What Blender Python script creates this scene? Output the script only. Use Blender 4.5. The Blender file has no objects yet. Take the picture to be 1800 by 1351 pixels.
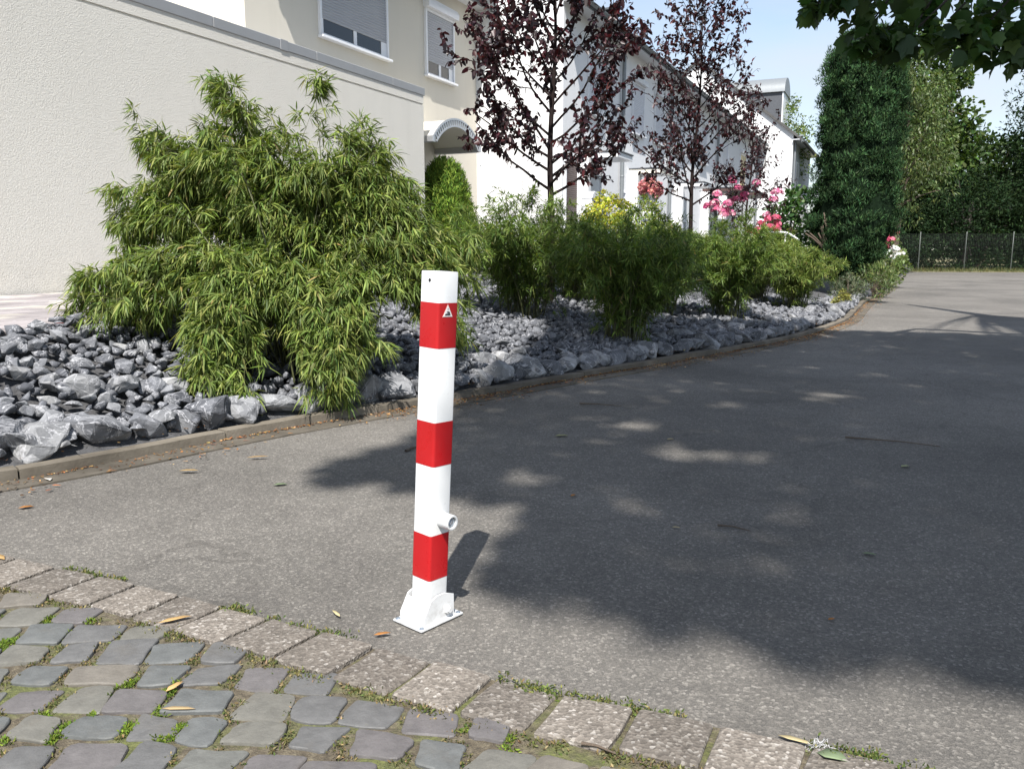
import bpy, bmesh, math, random
import numpy as np
from mathutils import Vector, Matrix
R = math.radians
scn = bpy.context.scene
COL = scn.collection
random.seed(4); rng = np.random.default_rng(4)

# ------------------------------------------------------------------ camera
cd = bpy.data.cameras.new('camera'); cam = bpy.data.objects.new('camera', cd); COL.objects.link(cam)
cam.location = (0, 0, 1.0); cam.rotation_euler = (R(90 - 9.3), 0, 0)
cd.sensor_width = 36; cd.lens = 36 * 1456 / 1800; cd.clip_start = .05; cd.clip_end = 2000
scn.camera = cam

# ------------------------------------------------------------------ sky, sun, exposure
SUN_EL, SUN_AZ = R(54), R(5)          # elevation; azimuth left of straight behind the camera
TOSUN = Vector((-math.sin(SUN_AZ) * math.cos(SUN_EL), -math.cos(SUN_AZ) * math.cos(SUN_EL), math.sin(SUN_EL)))
w = bpy.data.worlds.new('World'); scn.world = w; w.use_nodes = True
nt = w.node_tree; nt.nodes.clear()
sky = nt.nodes.new('ShaderNodeTexSky'); sky.sky_type = 'NISHITA'; sky.sun_disc = False
sky.sun_elevation = SUN_EL; sky.sun_rotation = R(185); sky.air_density = 1.0; sky.dust_density = .7; sky.ozone_density = 1.2
tc = nt.nodes.new('ShaderNodeTexCoord'); mp = nt.nodes.new('ShaderNodeMapping'); mp.inputs['Scale'].default_value = (1, 1, 3.2)
nz = nt.nodes.new('ShaderNodeTexNoise'); nz.inputs['Scale'].default_value = 1.7; nz.inputs['Detail'].default_value = 7; nz.inputs['Roughness'].default_value = .55
cr = nt.nodes.new('ShaderNodeValToRGB'); cr.color_ramp.elements[0].position = .46; cr.color_ramp.elements[1].position = .82; cr.color_ramp.elements[0].color = (.27, .27, .27, 1)
mx = nt.nodes.new('ShaderNodeMix'); mx.data_type = 'RGBA'; mx.inputs[7].default_value = (3.7, 3.8, 3.85, 1)
bg = nt.nodes.new('ShaderNodeBackground'); bg.inputs['Strength'].default_value = .09
ow = nt.nodes.new('ShaderNodeOutputWorld'); L = nt.links.new
L(tc.outputs['Generated'], mp.inputs['Vector']); L(mp.outputs[0], nz.inputs['Vector']); L(nz.outputs['Fac'], cr.inputs[0])
L(cr.outputs[0], mx.inputs[0]); L(sky.outputs[0], mx.inputs[6]); L(mx.outputs[2], bg.inputs['Color']); L(bg.outputs[0], ow.inputs[0])
sd = bpy.data.lights.new('sun', 'SUN'); sd.energy = 3.7; sd.angle = R(.53); sd.color = (1, .965, .915)
sun = bpy.data.objects.new('sun', sd); COL.objects.link(sun); sun.rotation_euler = TOSUN.to_track_quat('Z', 'Y').to_euler()
vs = scn.view_settings; vs.view_transform = 'Standard'; vs.look = 'None'; vs.gamma = 1; vs.use_curve_mapping = False; vs.exposure = 1.3
scn.cycles.max_bounces = 6; scn.cycles.diffuse_bounces = 3; scn.cycles.glossy_bounces = 2; scn.cycles.transmission_bounces = 3; scn.cycles.transparent_max_bounces = 4

# ------------------------------------------------------------------ helpers
def tag(o, label=None, cat=None, group=None, kind=None):
    if label: o['label'] = label
    if cat: o['category'] = cat
    if group: o['group'] = group
    if kind: o['kind'] = kind
    return o
def empty(name, loc, rz=0, label=None, cat=None, group=None):
    o = bpy.data.objects.new(name, None); COL.objects.link(o); o.location = loc; o.rotation_euler[2] = rz
    o.empty_display_size = .2
    return tag(o, label, cat, group)
def link(name, me, mat=None, parent=None, loc=None):
    o = bpy.data.objects.new(name, me); COL.objects.link(o)
    if mat is not None and not me.materials: me.materials.append(mat)
    if parent is not None: o.parent = parent
    if loc is not None: o.location = loc
    return o
def from_bm(name, bm, mat, parent=None, smooth=None, loc=None):
    me = bpy.data.meshes.new(name); bmesh.ops.recalc_face_normals(bm, faces=bm.faces); bm.to_mesh(me); bm.free()
    o = link(name, me, mat, parent, loc)
    if smooth is not None:
        me.shade_smooth()
        try: me.set_sharp_from_angle(angle=R(smooth))
        except Exception: pass
    return o
def np_mesh(name, V, F, mat=None, col=None, smooth=False):
    """V (n,3); F list of (m,k) index arrays"""
    me = bpy.data.meshes.new(name)
    V = np.asarray(V, np.float32); me.vertices.add(len(V)); me.vertices.foreach_set('co', V.ravel())
    F = [np.asarray(f, np.int32) for f in F if len(f)]
    loops = np.concatenate([f.ravel() for f in F]); tot = np.concatenate([np.full(len(f), f.shape[1], np.int32) for f in F])
    st = np.concatenate([[0], np.cumsum(tot)[:-1]]).astype(np.int32)
    me.loops.add(len(loops)); me.loops.foreach_set('vertex_index', loops)
    me.polygons.add(len(tot)); me.polygons.foreach_set('loop_start', st); me.polygons.foreach_set('loop_total', tot)
    if smooth: me.polygons.foreach_set('use_smooth', np.ones(len(tot), bool))
    if col is not None:
        a = me.color_attributes.new('Col', 'FLOAT_COLOR', 'POINT')
        a.data.foreach_set('color', np.concatenate([col, np.ones((len(col), 1))], 1).astype(np.float32).ravel())
    me.update(calc_edges=True)
    if mat is not None: me.materials.append(mat)
    return me
def bm_box(bm, x0, x1, y0, y1, z0, z1, bev=0, seg=1):
    v = [bm.verts.new(p) for p in ((x0, y0, z0), (x1, y0, z0), (x1, y1, z0), (x0, y1, z0), (x0, y0, z1), (x1, y0, z1), (x1, y1, z1), (x0, y1, z1))]
    fs = [bm.faces.new([v[i] for i in q]) for q in ((3, 2, 1, 0), (4, 5, 6, 7), (0, 1, 5, 4), (1, 2, 6, 5), (2, 3, 7, 6), (3, 0, 4, 7))]
    if bev:
        es = list({e for f in fs for e in f.edges})
        bmesh.ops.bevel(bm, geom=es, offset=bev, segments=seg, affect='EDGES', profile=.6)
def boxes(name, L_, mat, parent=None, bev=0, seg=1, loc=None):
    bm = bmesh.new()
    for b in L_: bm_box(bm, *b, bev=bev, seg=seg)
    return from_bm(name, bm, mat, parent, smooth=35 if bev else None, loc=loc)
def prism(bm, pts, axis_vec, close=True):
    """extrude polygon (list of 3d pts) along axis_vec"""
    a = [bm.verts.new(p) for p in pts]; b = [bm.verts.new(Vector(p) + Vector(axis_vec)) for p in pts]
    n = len(a)
    bm.faces.new(a); bm.faces.new(b[::-1])
    for i in range(n): bm.faces.new((a[i], b[i], b[(i + 1) % n], a[(i + 1) % n]))
def tubes(name, paths, mat=None, sides=6, smooth=True):
    """paths: list of (pts(k,3), radii(k))"""
    VV, FF, off = [], [], 0
    ang = np.linspace(0, 2 * np.pi, sides, endpoint=False)
    for P, r in paths:
        P = np.asarray(P, float); r = np.broadcast_to(np.asarray(r, float), (len(P),))
        T = np.gradient(P, axis=0); T /= np.linalg.norm(T, axis=1, keepdims=True) + 1e-9
        ref = np.array([0, 0, 1.]) if abs(T[0, 2]) < .9 else np.array([1., 0, 0])
        A = np.cross(T, ref); A /= np.linalg.norm(A, axis=1, keepdims=True) + 1e-9
        B = np.cross(T, A)
        ring = P[:, None] + r[:, None, None] * (np.cos(ang)[None, :, None] * A[:, None] + np.sin(ang)[None, :, None] * B[:, None])
        VV.append(ring.reshape(-1, 3)); k = len(P)
        i = np.arange(k - 1)[:, None] * sides + np.arange(sides)[None]; j = np.arange(k - 1)[:, None] * sides + (np.arange(sides)[None] + 1) % sides
        FF.append(np.stack([i, j, j + sides, i + sides], -1).reshape(-1, 4) + off); off += k * sides
        VV.append(P[-1:]); e = (k - 1) * sides + np.arange(sides); 
        base = off - k * sides
        tri = np.stack([e, np.roll(e, -1), np.full(sides, k * sides)], -1) + base
        FF.append(tri); off += 1
    quads = [f for f in FF if f.shape[1] == 4]; tris = [f for f in FF if f.shape[1] == 3]
    return np_mesh(name, np.concatenate(VV), [np.concatenate(quads), np.concatenate(tris)], mat, smooth=smooth)
# leaf templates: verts (along, across, lift), faces
LANCE = (np.array([(0, 0, 0), (.28, .5, .1), (.28, -.5, .1), (.65, .36, .06), (.65, -.36, .06), (1, 0, 0)]), [np.array([(0, 2, 1), (3, 4, 5)]), np.array([(1, 2, 4, 3)])])
OVAL = (np.array([(0, 0, 0), (.3, .5, .12), (.3, -.5, .12), (.75, .36, .1), (.75, -.36, .1), (1, 0, -.06), (.5, 0, 0)]), [np.array([(0, 6, 1), (0, 2, 6), (1, 6, 3), (2, 4, 6), (3, 6, 5), (6, 4, 5)])])
LOBE = (np.array([(0, 0, 0), (.12, .34, .05), (.30, .56, .1), (.42, .40, .06), (.68, .50, .08), (.74, .22, .03), (1, 0, -.08), (.74, -.22, .03), (.68, -.50, .08), (.42, -.40, .06), (.30, -.56, .1), (.12, -.34, .05), (.45, 0, -.02)]),
        [np.array([(12, i, (i + 1) % 12) for i in range(12)])])
QUAD = (np.array([(0, 0, 0), (.5, .5, .1), (1, 0, 0), (.5, -.5, .1)]), [np.array([(0, 3, 2, 1)])])
def unit(a): return a / (np.linalg.norm(a, axis=-1, keepdims=True) + 1e-9)
def leaf_mesh(name, P, D, N, Ln, Wd, tm, col, mat, droop=0.0):
    n = len(P); D = unit(D); S = unit(np.cross(D, N)); N = np.cross(S, D)
    T, F = tm; k = len(T)
    Ln = np.broadcast_to(Ln, (n,)); Wd = np.broadcast_to(Wd, (n,))
    V = P[:, None] + D[:, None] * (T[None, :, 0:1] * Ln[:, None, None]) + S[:, None] * (T[None, :, 1:2] * Wd[:, None, None]) + N[:, None] * (T[None, :, 2:3] * Wd[:, None, None])
    dr = np.broadcast_to(droop, (n,))
    V[:, :, 2] -= dr[:, None] * Ln[:, None] * T[None, :, 0] ** 2
    FF = [(f[None] + (np.arange(n) * k)[:, None, None]).reshape(-1, f.shape[1]) for f in F]
    return np_mesh(name, V.reshape(-1, 3), FF, mat, col=np.repeat(col, k, axis=0))
def rvec(n): return unit(rng.normal(size=(n, 3)))
def pick_cols(n, palette, jit=.18):
    pal = np.array(palette, float); c = pal[rng.integers(0, len(pal), n)]
    return np.clip(c * (1 + rng.normal(0, jit, (n, 1))) * (1 + rng.normal(0, jit * .35, (n, 3))), .003, 1)
def bez(p0, p1, p2, s):
    s = np.asarray(s)[:, None]
    return (1 - s) ** 2 * np.asarray(p0) + 2 * s * (1 - s) * np.asarray(p1) + s * s * np.asarray(p2)

# ------------------------------------------------------------------ materials
MATS = {}
def nodes(name):
    m = bpy.data.materials.new(name); m.use_nodes = True; t = m.node_tree; b = t.nodes['Principled BSDF']; MATS[name] = m
    return m, t, b
def N_(t, typ, **kw):
    n = t.nodes.new('ShaderNode' + typ)
    for k, v in kw.items():
        if k in n.inputs: n.inputs[k].default_value = v
        else: setattr(n, k, v)
    return n
def ramp(t, src, stops):
    r = N_(t, 'ValToRGB'); e = r.color_ramp.elements
    while len(e) < len(stops): e.new(.5)
    for i, (p, c) in enumerate(stops):
        e[i].position = p; e[i].color = (*c, 1) if len(c) == 3 else c
    t.links.new(src, r.inputs[0]); return r.outputs[0]
def g(v): return (v, v, v)
def mixc(t, fac, a, b, mode='MIX'):
    m = N_(t, 'Mix', data_type='RGBA', blend_type=mode)
    for s, k in ((fac, 0), (a, 6), (b, 7)):
        if isinstance(s, (int, float)): m.inputs[k].default_value = s
        elif isinstance(s, tuple): m.inputs[k].default_value = (*s, 1)
        else: t.links.new(s, m.inputs[k])
    return m.outputs[2]
def bump(t, b, h, strength, dist=.01):
    bp = N_(t, 'Bump', Strength=strength, Distance=dist); t.links.new(h, bp.inputs['Height']); t.links.new(bp.outputs[0], b.inputs['Normal']); return bp
def noise(t, vec, scale, detail=4, rough=.55, dist=0):
    n = N_(t, 'TexNoise', Scale=scale, Detail=detail, Roughness=rough, Distortion=dist)
    if vec is not None: t.links.new(vec, n.inputs['Vector'])
    return n.outputs['Fac']
def coord(t, kind='Object'): return N_(t, 'TexCoord').outputs[kind]
def gpos(t): return N_(t, 'NewGeometry').outputs['Position']
def plain(name, col, rough=.5, metal=0, spec=.5, var=.12, scale=9, bmp=0):
    m, t, b = nodes(name); c = gpos(t)
    n = noise(t, c, scale, 5)
    o = mixc(t, n, tuple(x * (1 - var) for x in col), tuple(min(1, x * (1 + var)) for x in col)); t.links.new(o, b.inputs['Base Color'])
    b.inputs['Roughness'].default_value = rough; b.inputs['Metallic'].default_value = metal; b.inputs['Specular IOR Level'].default_value = spec
    if bmp: bump(t, b, noise(t, c, scale * 14, 3), bmp, .004)
    return m
def foliage(name, rough=.5, trans=.35, spec=.35, tint=(1.25, 1.3, .55)):
    m, t, b = nodes(name); a = N_(t, 'Attribute', attribute_name='Col')
    t.links.new(a.outputs['Color'], b.inputs['Base Color']); b.inputs['Roughness'].default_value = rough; b.inputs['Specular IOR Level'].default_value = spec
    tr = N_(t, 'BsdfTranslucent'); t.links.new(mixc(t, 1.0, a.outputs['Color'], tint, 'MULTIPLY'), tr.inputs['Color'])
    ms = N_(t, 'MixShader'); ms.inputs[0].default_value = trans
    t.links.new(b.outputs[0], ms.inputs[1]); t.links.new(tr.outputs[0], ms.inputs[2]); t.links.new(ms.outputs[0], t.nodes['Material Output'].inputs['Surface'])
    return m
def N_map(t, src, a, b):
    n = N_(t, 'MapRange'); n.inputs['From Min'].default_value = a; n.inputs['From Max'].default_value = b; t.links.new(src, n.inputs['Value']); return n.outputs[0]
def m_asphalt():
    m, t, b = nodes('asphalt'); c = gpos(t)
    v = N_(t, 'TexVoronoi', Scale=150.); t.links.new(c, v.inputs['Vector'])
    vc = N_(t, 'SeparateColor'); t.links.new(v.outputs['Color'], vc.inputs[0])
    agg = ramp(t, vc.outputs[0], [(0, g(.06)), (.45, (.115, .112, .107)), (.72, (.165, .16, .152)), (.9, (.24, .23, .218)), (1, (.42, .41, .39))])
    fine = noise(t, c, 420, 2, .6)
    agg2 = mixc(t, .55, agg, ramp(t, fine, [(.3, g(.06)), (.5, (.145, .14, .134)), (.72, (.30, .29, .275))]))
    big = ramp(t, noise(t, c, .9, 6, .6), [(.3, g(.78)), (.55, g(1)), (.75, g(1.12))])
    mid = ramp(t, noise(t, c, 6, 5, .65), [(.25, g(.86)), (.75, g(1.1))])
    o = mixc(t, 1., mixc(t, 1., agg2, big, 'MULTIPLY'), mid, 'MULTIPLY')
    sc = N_(t, 'Mapping'); sc.inputs['Scale'].default_value = (30, 7, 1); sc.inputs['Rotation'].default_value = (0, 0, .9); t.links.new(c, sc.inputs[0])
    scuff = ramp(t, noise(t, sc.outputs[0], 1, 5, .7), [(.68, g(0)), (.80, g(.3))])
    o = mixc(t, scuff, o, (.26, .25, .235)); pat = ramp(t, noise(t, c, .45, 3, .5, .6), [(.42, g(.86)), (.5, g(1.0)), (.62, g(1.1))]); o = mixc(t, 1., o, pat, 'MULTIPLY')
    cv = N_(t, 'TexVoronoi', Scale=.55, feature='DISTANCE_TO_EDGE'); nd = N_(t, 'TexNoise', Scale=3.5, Detail=5.); t.links.new(c, nd.inputs['Vector']); vm = N_(t, 'VectorMath', operation='MULTIPLY_ADD'); t.links.new(nd.outputs['Color'], vm.inputs[0]); vm.inputs[1].default_value = (.5, .5, 0); t.links.new(c, vm.inputs[2]); t.links.new(vm.outputs[0], cv.inputs['Vector'])
    crk = ramp(t, cv.outputs['Distance'], [(0, g(.3)), (.003, g(0))]); o = mixc(t, crk, o, (.03, .028, .026))
    stn = ramp(t, noise(t, c, 2.3, 5, .7), [(.62, g(0)), (.74, g(.35))]); o = mixc(t, stn, o, (.065, .062, .058))
    o = mixc(t, 1., o, (.93, .89, .83), 'MULTIPLY'); t.links.new(o, b.inputs['Base Color'])
    b.inputs['Roughness'].default_value = .82; b.inputs['Specular IOR Level'].default_value = .35
    h = N_(t, 'Math', operation='ADD'); t.links.new(v.outputs['Distance'], h.inputs[0]); t.links.new(fine, h.inputs[1])
    bump(t, b, h.outputs[0], .55, .004)
    return m
def m_stucco(name, col, strength=.5, scale=75, dist=.007):
    m, t, b = nodes(name); c = gpos(t)
    big = noise(t, c, .55, 6, .6); o = mixc(t, big, tuple(x * .93 for x in col), tuple(min(1, x * 1.05) for x in col))
    n = noise(t, c, scale, 3, .6); n2 = noise(t, c, scale * 2.6, 2, .5)
    mp = N_(t, 'Mapping'); mp.inputs['Scale'].default_value = (3, 3, .35); t.links.new(c, mp.inputs[0])
    st = ramp(t, noise(t, mp.outputs[0], 1.3, 5, .6), [(.5, g(0)), (.78, g(.16))])
    o = mixc(t, st, o, tuple(x * .72 for x in col))
    zz_ = N_(t, 'SeparateXYZ'); t.links.new(c, zz_.inputs[0]); lowm = ramp(t, N_map(t, zz_.outputs['Z'], .5, 1.1), [(0, g(1)), (1, g(0))]); spl = mixc(t, 1., lowm, ramp(t, noise(t, c, 7, 6, .7), [(.40, g(0)), (.7, g(.5))]), 'MULTIPLY'); o = mixc(t, spl, o, tuple(x * .62 for x in col)); t.links.new(o, b.inputs['Base Color'])
    a = N_(t, 'Math', operation='ADD'); t.links.new(n, a.inputs[0]); t.links.new(n2, a.inputs[1])
    bump(t, b, a.outputs[0], strength, dist)
    b.inputs['Roughness'].default_value = .9; b.inputs['Specular IOR Level'].default_value = .2
    return m
def m_rock():
    m, t, b = nodes('limestone'); c = gpos(t); ri = N_(t, 'ObjectInfo').outputs['Random']
    v = N_(t, 'TexVoronoi', Scale=14.); t.links.new(c, v.inputs['Vector']); s = N_(t, 'SeparateColor'); t.links.new(v.outputs['Color'], s.inputs[0])
    base = ramp(t, noise(t, c, 6, 4, .55), [(.25, (.065, .068, .076)), (.5, (.135, .139, .15)), (.75, (.27, .275, .288))])
    base = mixc(t, .45, base, ramp(t, s.outputs[0], [(0, (.06, .063, .07)), (.5, (.13, .134, .144)), (1, (.33, .335, .348))]))
    base = mixc(t, .9, base, ramp(t, ri, [(0, (.62, .63, .66)), (.4, g(.95)), (.8, (1.15, 1.14, 1.1)), (1, (1.4, 1.36, 1.28))]), 'MULTIPLY')
    vein = ramp(t, noise(t, c, 8, 4, .6, 1.2), [(.488, g(0)), (.5, g(.5)), (.512, g(0))])
    vein2 = ramp(t, noise(t, c, 4, 4, .6, 1.6), [(.488, g(0)), (.5, g(.9)), (.512, g(0))])
    o = mixc(t, vein, base, (.34, .34, .355)); o = mixc(t, vein2, o, (.42, .42, .435))
    dust = ramp(t, noise(t, c, 3.2, 6, .7), [(.52, g(0)), (.72, g(.38))]); o = mixc(t, dust, o, (.24, .243, .255))
    t.links.new(o, b.inputs['Base Color']); b.inputs['Roughness'].default_value = .88; b.inputs['Specular IOR Level'].default_value = .15
    bump(t, b, noise(t, c, 55, 6, .6), .55, .008)
    return m
def m_concrete(name, lo, hi, scale=60, agg=False):
    m, t, b = nodes(name); c = gpos(t)
    o = ramp(t, noise(t, c, 5, 6, .65), [(.3, lo), (.7, hi)])
    if agg:
        v = N_(t, 'TexVoronoi', Scale=135.); t.links.new(c, v.inputs['Vector']); s = N_(t, 'SeparateColor'); t.links.new(v.outputs['Color'], s.inputs[0])
        peb = ramp(t, s.outputs[0], [(0, (.06, .05, .042)), (.35, (.125, .108, .092)), (.7, (.18, .155, .132)), (.9, (.26, .235, .205)), (1, (.45, .42, .385))])
        o = mixc(t, .55, o, peb); h = v.outputs['Distance']; bump(t, b, h, .5, .006)
    else:
        bump(t, b, noise(t, c, scale, 5, .7), .5, .006)
        st = ramp(t, noise(t, c, 2.2, 6, .7), [(.48, g(0)), (.7, g(.55))]); o = mixc(t, st, o, tuple(x * .5 for x in lo))
    o = mixc(t, 1., o, ramp(t, N_(t, 'ObjectInfo').outputs['Random'], [(0, g(.8)), (1, g(1.16))]), 'MULTIPLY')
    t.links.new(o, b.inputs['Base Color']); b.inputs['Roughness'].default_value = .88; b.inputs['Specular IOR Level'].default_value = .25
    return m
def m_cobble():
    m, t, b = nodes('cobble_stone'); c = gpos(t); ri = N_(t, 'ObjectInfo').outputs['Random']
    base = ramp(t, ri, [(0, (.085, .10, .108)), (.18, (.105, .114, .109)), (.36, (.125, .125, .11)), (.52, (.098, .092, .102)), (.68, (.145, .13, .11)), (.84, (.09, .096, .105)), (1, (.118, .11, .105))])
    e = [n for n in t.nodes if n.bl_idname == 'ShaderNodeValToRGB'][0].color_ramp; e.interpolation = 'CONSTANT'
    base = mixc(t, .42, base, (.128, .117, .10)); o = mixc(t, 1., base, ramp(t, noise(t, c, 26, 5, .65), [(.25, g(.78)), (.75, g(1.2))]), 'MULTIPLY')
    o = mixc(t, ramp(t, noise(t, c, 70, 3, .6), [(.62, g(0)), (.75, g(.25))]), o, (.16, .15, .125))
    o = mixc(t, ramp(t, noise(t, c, 9, 5, .7), [(.55, g(0)), (.8, g(.4))]), o, (.115, .10, .078))
    t.links.new(o, b.inputs['Base Color']); b.inputs['Roughness'].default_value = .62; b.inputs['Specular IOR Level'].default_value = .45
    bump(t, b, noise(t, c, 55, 5, .6), .35, .008)
    return m
def m_joint():
    m, t, b = nodes('joint_soil'); c = gpos(t)
    o = ramp(t, noise(t, c, 60, 5, .7), [(.25, (.045, .036, .025)), (.5, (.11, .09, .06)), (.75, (.22, .19, .13))])
    moss = ramp(t, noise(t, c, 5.5, 5, .65), [(.47, g(0)), (.6, g(.8))])
    o = mixc(t, moss, o, ramp(t, noise(t, c, 90, 3), [(.3, (.06, .075, .02)), (.7, (.17, .19, .05))]))
    t.links.new(o, b.inputs['Base Color']); b.inputs['Roughness'].default_value = .95; bump(t, b, noise(t, c, 120, 4, .7), .9, .012)
    return m
def m_soil(name, a, b_, sc=30):
    m, t, b = nodes(name); c = gpos(t)
    t.links.new(ramp(t, noise(t, c, sc, 6, .7), [(.3, a), (.7, b_)]), b.inputs['Base Color']); b.inputs['Roughness'].default_value = .95
    bump(t, b, noise(t, c, sc * 2, 5, .7), .8, .02); return m
def m_tiles():
    m, t, b = nodes('roof_tile'); c = gpos(t)
    t.links.new(ramp(t, noise(t, c, 4, 5, .6), [(.3, (.045, .043, .042)), (.7, (.095, .09, .085))]), b.inputs['Base Color']); b.inputs['Roughness'].default_value = .7; return m
def m_glass():
    m, t, b = nodes('window_glass'); b.inputs['Base Color'].default_value = (.012, .013, .014, 1); b.inputs['Roughness'].default_value = .06; b.inputs['Specular IOR Level'].default_value = .6
    c = gpos(t); bump(t, b, noise(t, c, 2, 2), .05, .01); return m
def m_brick():
    m, t, b = nodes('chimney_brick'); c = N_(t, 'TexCoord').outputs['Object']
    br = N_(t, 'TexBrick', Scale=4.5); br.inputs['Color1'].default_value = (.30, .10, .055, 1); br.inputs['Color2'].default_value = (.22, .075, .045, 1); br.inputs['Mortar'].default_value = (.3, .27, .23, 1)
    mp = N_(t, 'Mapping'); mp.inputs['Rotation'].default_value = (R(90), 0, 0); t.links.new(c, mp.inputs[0]); t.links.new(mp.outputs[0], br.inputs['Vector'])
    t.links.new(br.outputs[0], b.inputs['Base Color']); b.inputs['Roughness'].default_value = .9; return m
def m_paint(name, col, rough=.32):
    m, t, b = nodes(name); c = gpos(t)
    o = mixc(t, noise(t, c, 14, 5, .6), tuple(x * .95 for x in col), tuple(min(1, x * 1.04) for x in col))
    o = mixc(t, ramp(t, noise(t, c, 60, 4, .7), [(.66, g(0)), (.8, g(.14))]), o, tuple(x * .6 + .08 for x in col))
    sz_ = N_(t, 'SeparateXYZ'); t.links.new(c, sz_.inputs[0]); low = ramp(t, sz_.outputs['Z'], [(0, g(1)), (.16, g(0))]); gr = mixc(t, 1., low, ramp(t, noise(t, c, 45, 6, .75), [(.45, g(0)), (.75, g(.55))]), 'MULTIPLY'); o = mixc(t, gr, o, (.20, .18, .15))
    t.links.new(o, b.inputs['Base Color']); b.inputs['Roughness'].default_value = rough
    t.links.new(ramp(t, noise(t, c, 30, 4), [(.3, g(rough * .8)), (.7, g(rough * 1.35))]), b.inputs['Roughness'])
    bump(t, b, noise(t, c, 260, 2), .06, .002); return m

asphalt = m_asphalt(); rockm = m_rock(); cobblem = m_cobble(); jointm = m_joint()
stucco_garage = m_stucco('garage_render', (.67, .647, .59), .6, 62, .012)
stucco_cream = m_stucco('cream_render', (.62, .58, .50), .3)
stucco_white = m_stucco('white_render', (.74, .74, .74), .3)
concm = m_concrete('kerb_concrete', (.105, .09, .07), (.19, .168, .135)); gutterm = m_concrete('gutter_concrete', (.085, .074, .058), (.15, .132, .106))
edgem = m_concrete('exposed_aggregate', (.125, .112, .096), (.19, .17, .146), agg=True)
slabA = m_concrete('slab_grey', (.25, .225, .225), (.31, .285, .285)); slabB = m_concrete('slab_pale', (.36, .33, .30), (.44, .41, .37))
bedsoil = m_soil('bed_soil', (.035, .035, .036), (.10, .10, .105), 22); earth = m_soil('earth', (.05, .055, .02), (.10, .10, .04), 3); verge_m = m_soil('dry_verge', (.12, .11, .05), (.24, .21, .11), 8)
zinc = plain('zinc', (.20, .215, .225), .5, .25, var=.15); coping_m = plain('coping_metal', (.30, .305, .31), .5, .2, var=.08, scale=3)
pvc = plain('white_pvc', (.72, .73, .75), .35, var=.03); shut = plain('shutter_grey', (.33, .34, .365), .45, var=.06, scale=2); shutw = plain('shutter_white', (.60, .61, .65), .45, var=.05)
brown = plain('brown_shutter', (.075, .045, .04), .5, var=.15); tile = m_tiles(); glassm = m_glass(); brickm = m_brick()
slate = plain('slate_cladding', (.075, .08, .09), .55, var=.25, scale=12); alu = plain('aluminium', (.50, .51, .53), .38, .7, var=.08); acryl = plain('pale_acrylic', (.80, .76, .66), .25, var=.03)
doorw = plain('door_white', (.68, .69, .70), .4, var=.03); bark = plain('bark_dark', (.035, .028, .026), .85, var=.4, scale=40, bmp=.6); bark_g = plain('bark_brown', (.10, .075, .055), .9, var=.4, scale=25, bmp=.7)
cane_m = plain('bamboo_cane', (.075, .08, .03), .5, var=.3, scale=20); plumstem = plain('plum_stem', (.022, .016, .015), .95, spec=.1, var=.35, scale=40)
b_white = m_paint('post_white', (.61, .615, .615)); b_red = m_paint('band_red', (.40, .009, .012), .3); galv = plain('galvanised', (.45, .50, .56), .35, .8, var=.2, scale=60)
dark = plain('dark_hole', (.012, .012, .012), .8, var=.1); ink = plain('sticker_ink', (.03, .03, .035), .6, var=.1); stick_w = plain('sticker_white', (.78, .76, .74), .5, var=.03); stick_r = plain('sticker_edge', (.60, .28, .25), .5, var=.1)
f_bamboo = foliage('bamboo_leaf', .5, .34, .25); f_plum = foliage('plum_leaf', .42, .22, .4, (1.9, .5, .5)); f_tree = foliage('tree_leaf', .48, .33, .35); f_con = foliage('conifer_leaf', .75, .15, .08); f_petal = foliage('petal', .6, .3, .2, (1.1, 1, 1)); f_dry = foliage('dry_leaf', .8, .15, .15, (1.1, .9, .6)); f_moss = foliage('moss', .9, .2, .1)

# ------------------------------------------------------------------ terrain
KERB = [(-5.2, 1.6), (-2.9, 2.95), (-2.20, 3.47), (-1.88, 3.80), (-1.50, 4.28), (-1.02, 4.80), (-.36, 5.45), (.46, 6.32), (1.56, 7.45), (3.17, 9.25), (4.59, 11.4), (5.72, 13.7), (6.97, 16.2), (10.0, 21.9), (13.4, 28.6), (17.5, 36.8)]
PATH = [(-4.2, 2.6), (-2.95, 3.7), (-2.72, 4.43), (-2.52, 5.4), (-1.9, 8.2), (-.5, 12.), (2.2, 15.6), (5.8, 18.8), (9, 23), (12.6, 30), (16.5, 38)]
def catmull(P, step=.12):
    P = [np.array(p) for p in P]; P = [2 * P[0] - P[1]] + P + [2 * P[-1] - P[-2]]; out = []
    for i in range(1, len(P) - 2):
        n = max(2, int(np.linalg.norm(P[i + 1] - P[i]) / step))
        for k in range(n):
            t = k / n; a, b, c, d = P[i - 1:i + 3]
            out.append(.5 * (2 * b + (c - a) * t + (2 * a - 5 * b + 4 * c - d) * t * t + (3 * b - a - 3 * c + d) * t ** 3))
    out.append(P[-2]); return np.array(out)
KS = catmull(KERB); PS = catmull(PATH, .3)
def sdist(P, X, Y):
    """signed distance to polyline, + on the garden (left) side; X, Y arrays"""
    X = np.asarray(X, float).ravel(); Y = np.asarray(Y, float).ravel(); best = np.full(len(X), 1e9); sg = np.ones(len(X))
    for (a, c), (d, e) in zip(P, P[1:]):
        ux, uy = d - a, e - c; t = np.clip(((X - a) * ux + (Y - c) * uy) / (ux * ux + uy * uy), 0, 1)
        q = np.hypot(X - a - t * ux, Y - c - t * uy); m = q < best
        best[m] = q[m]; sg[m] = np.where(ux * (Y[m] - c) - uy * (X[m] - a) > 0, 1, -1)
    return best * sg
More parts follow.
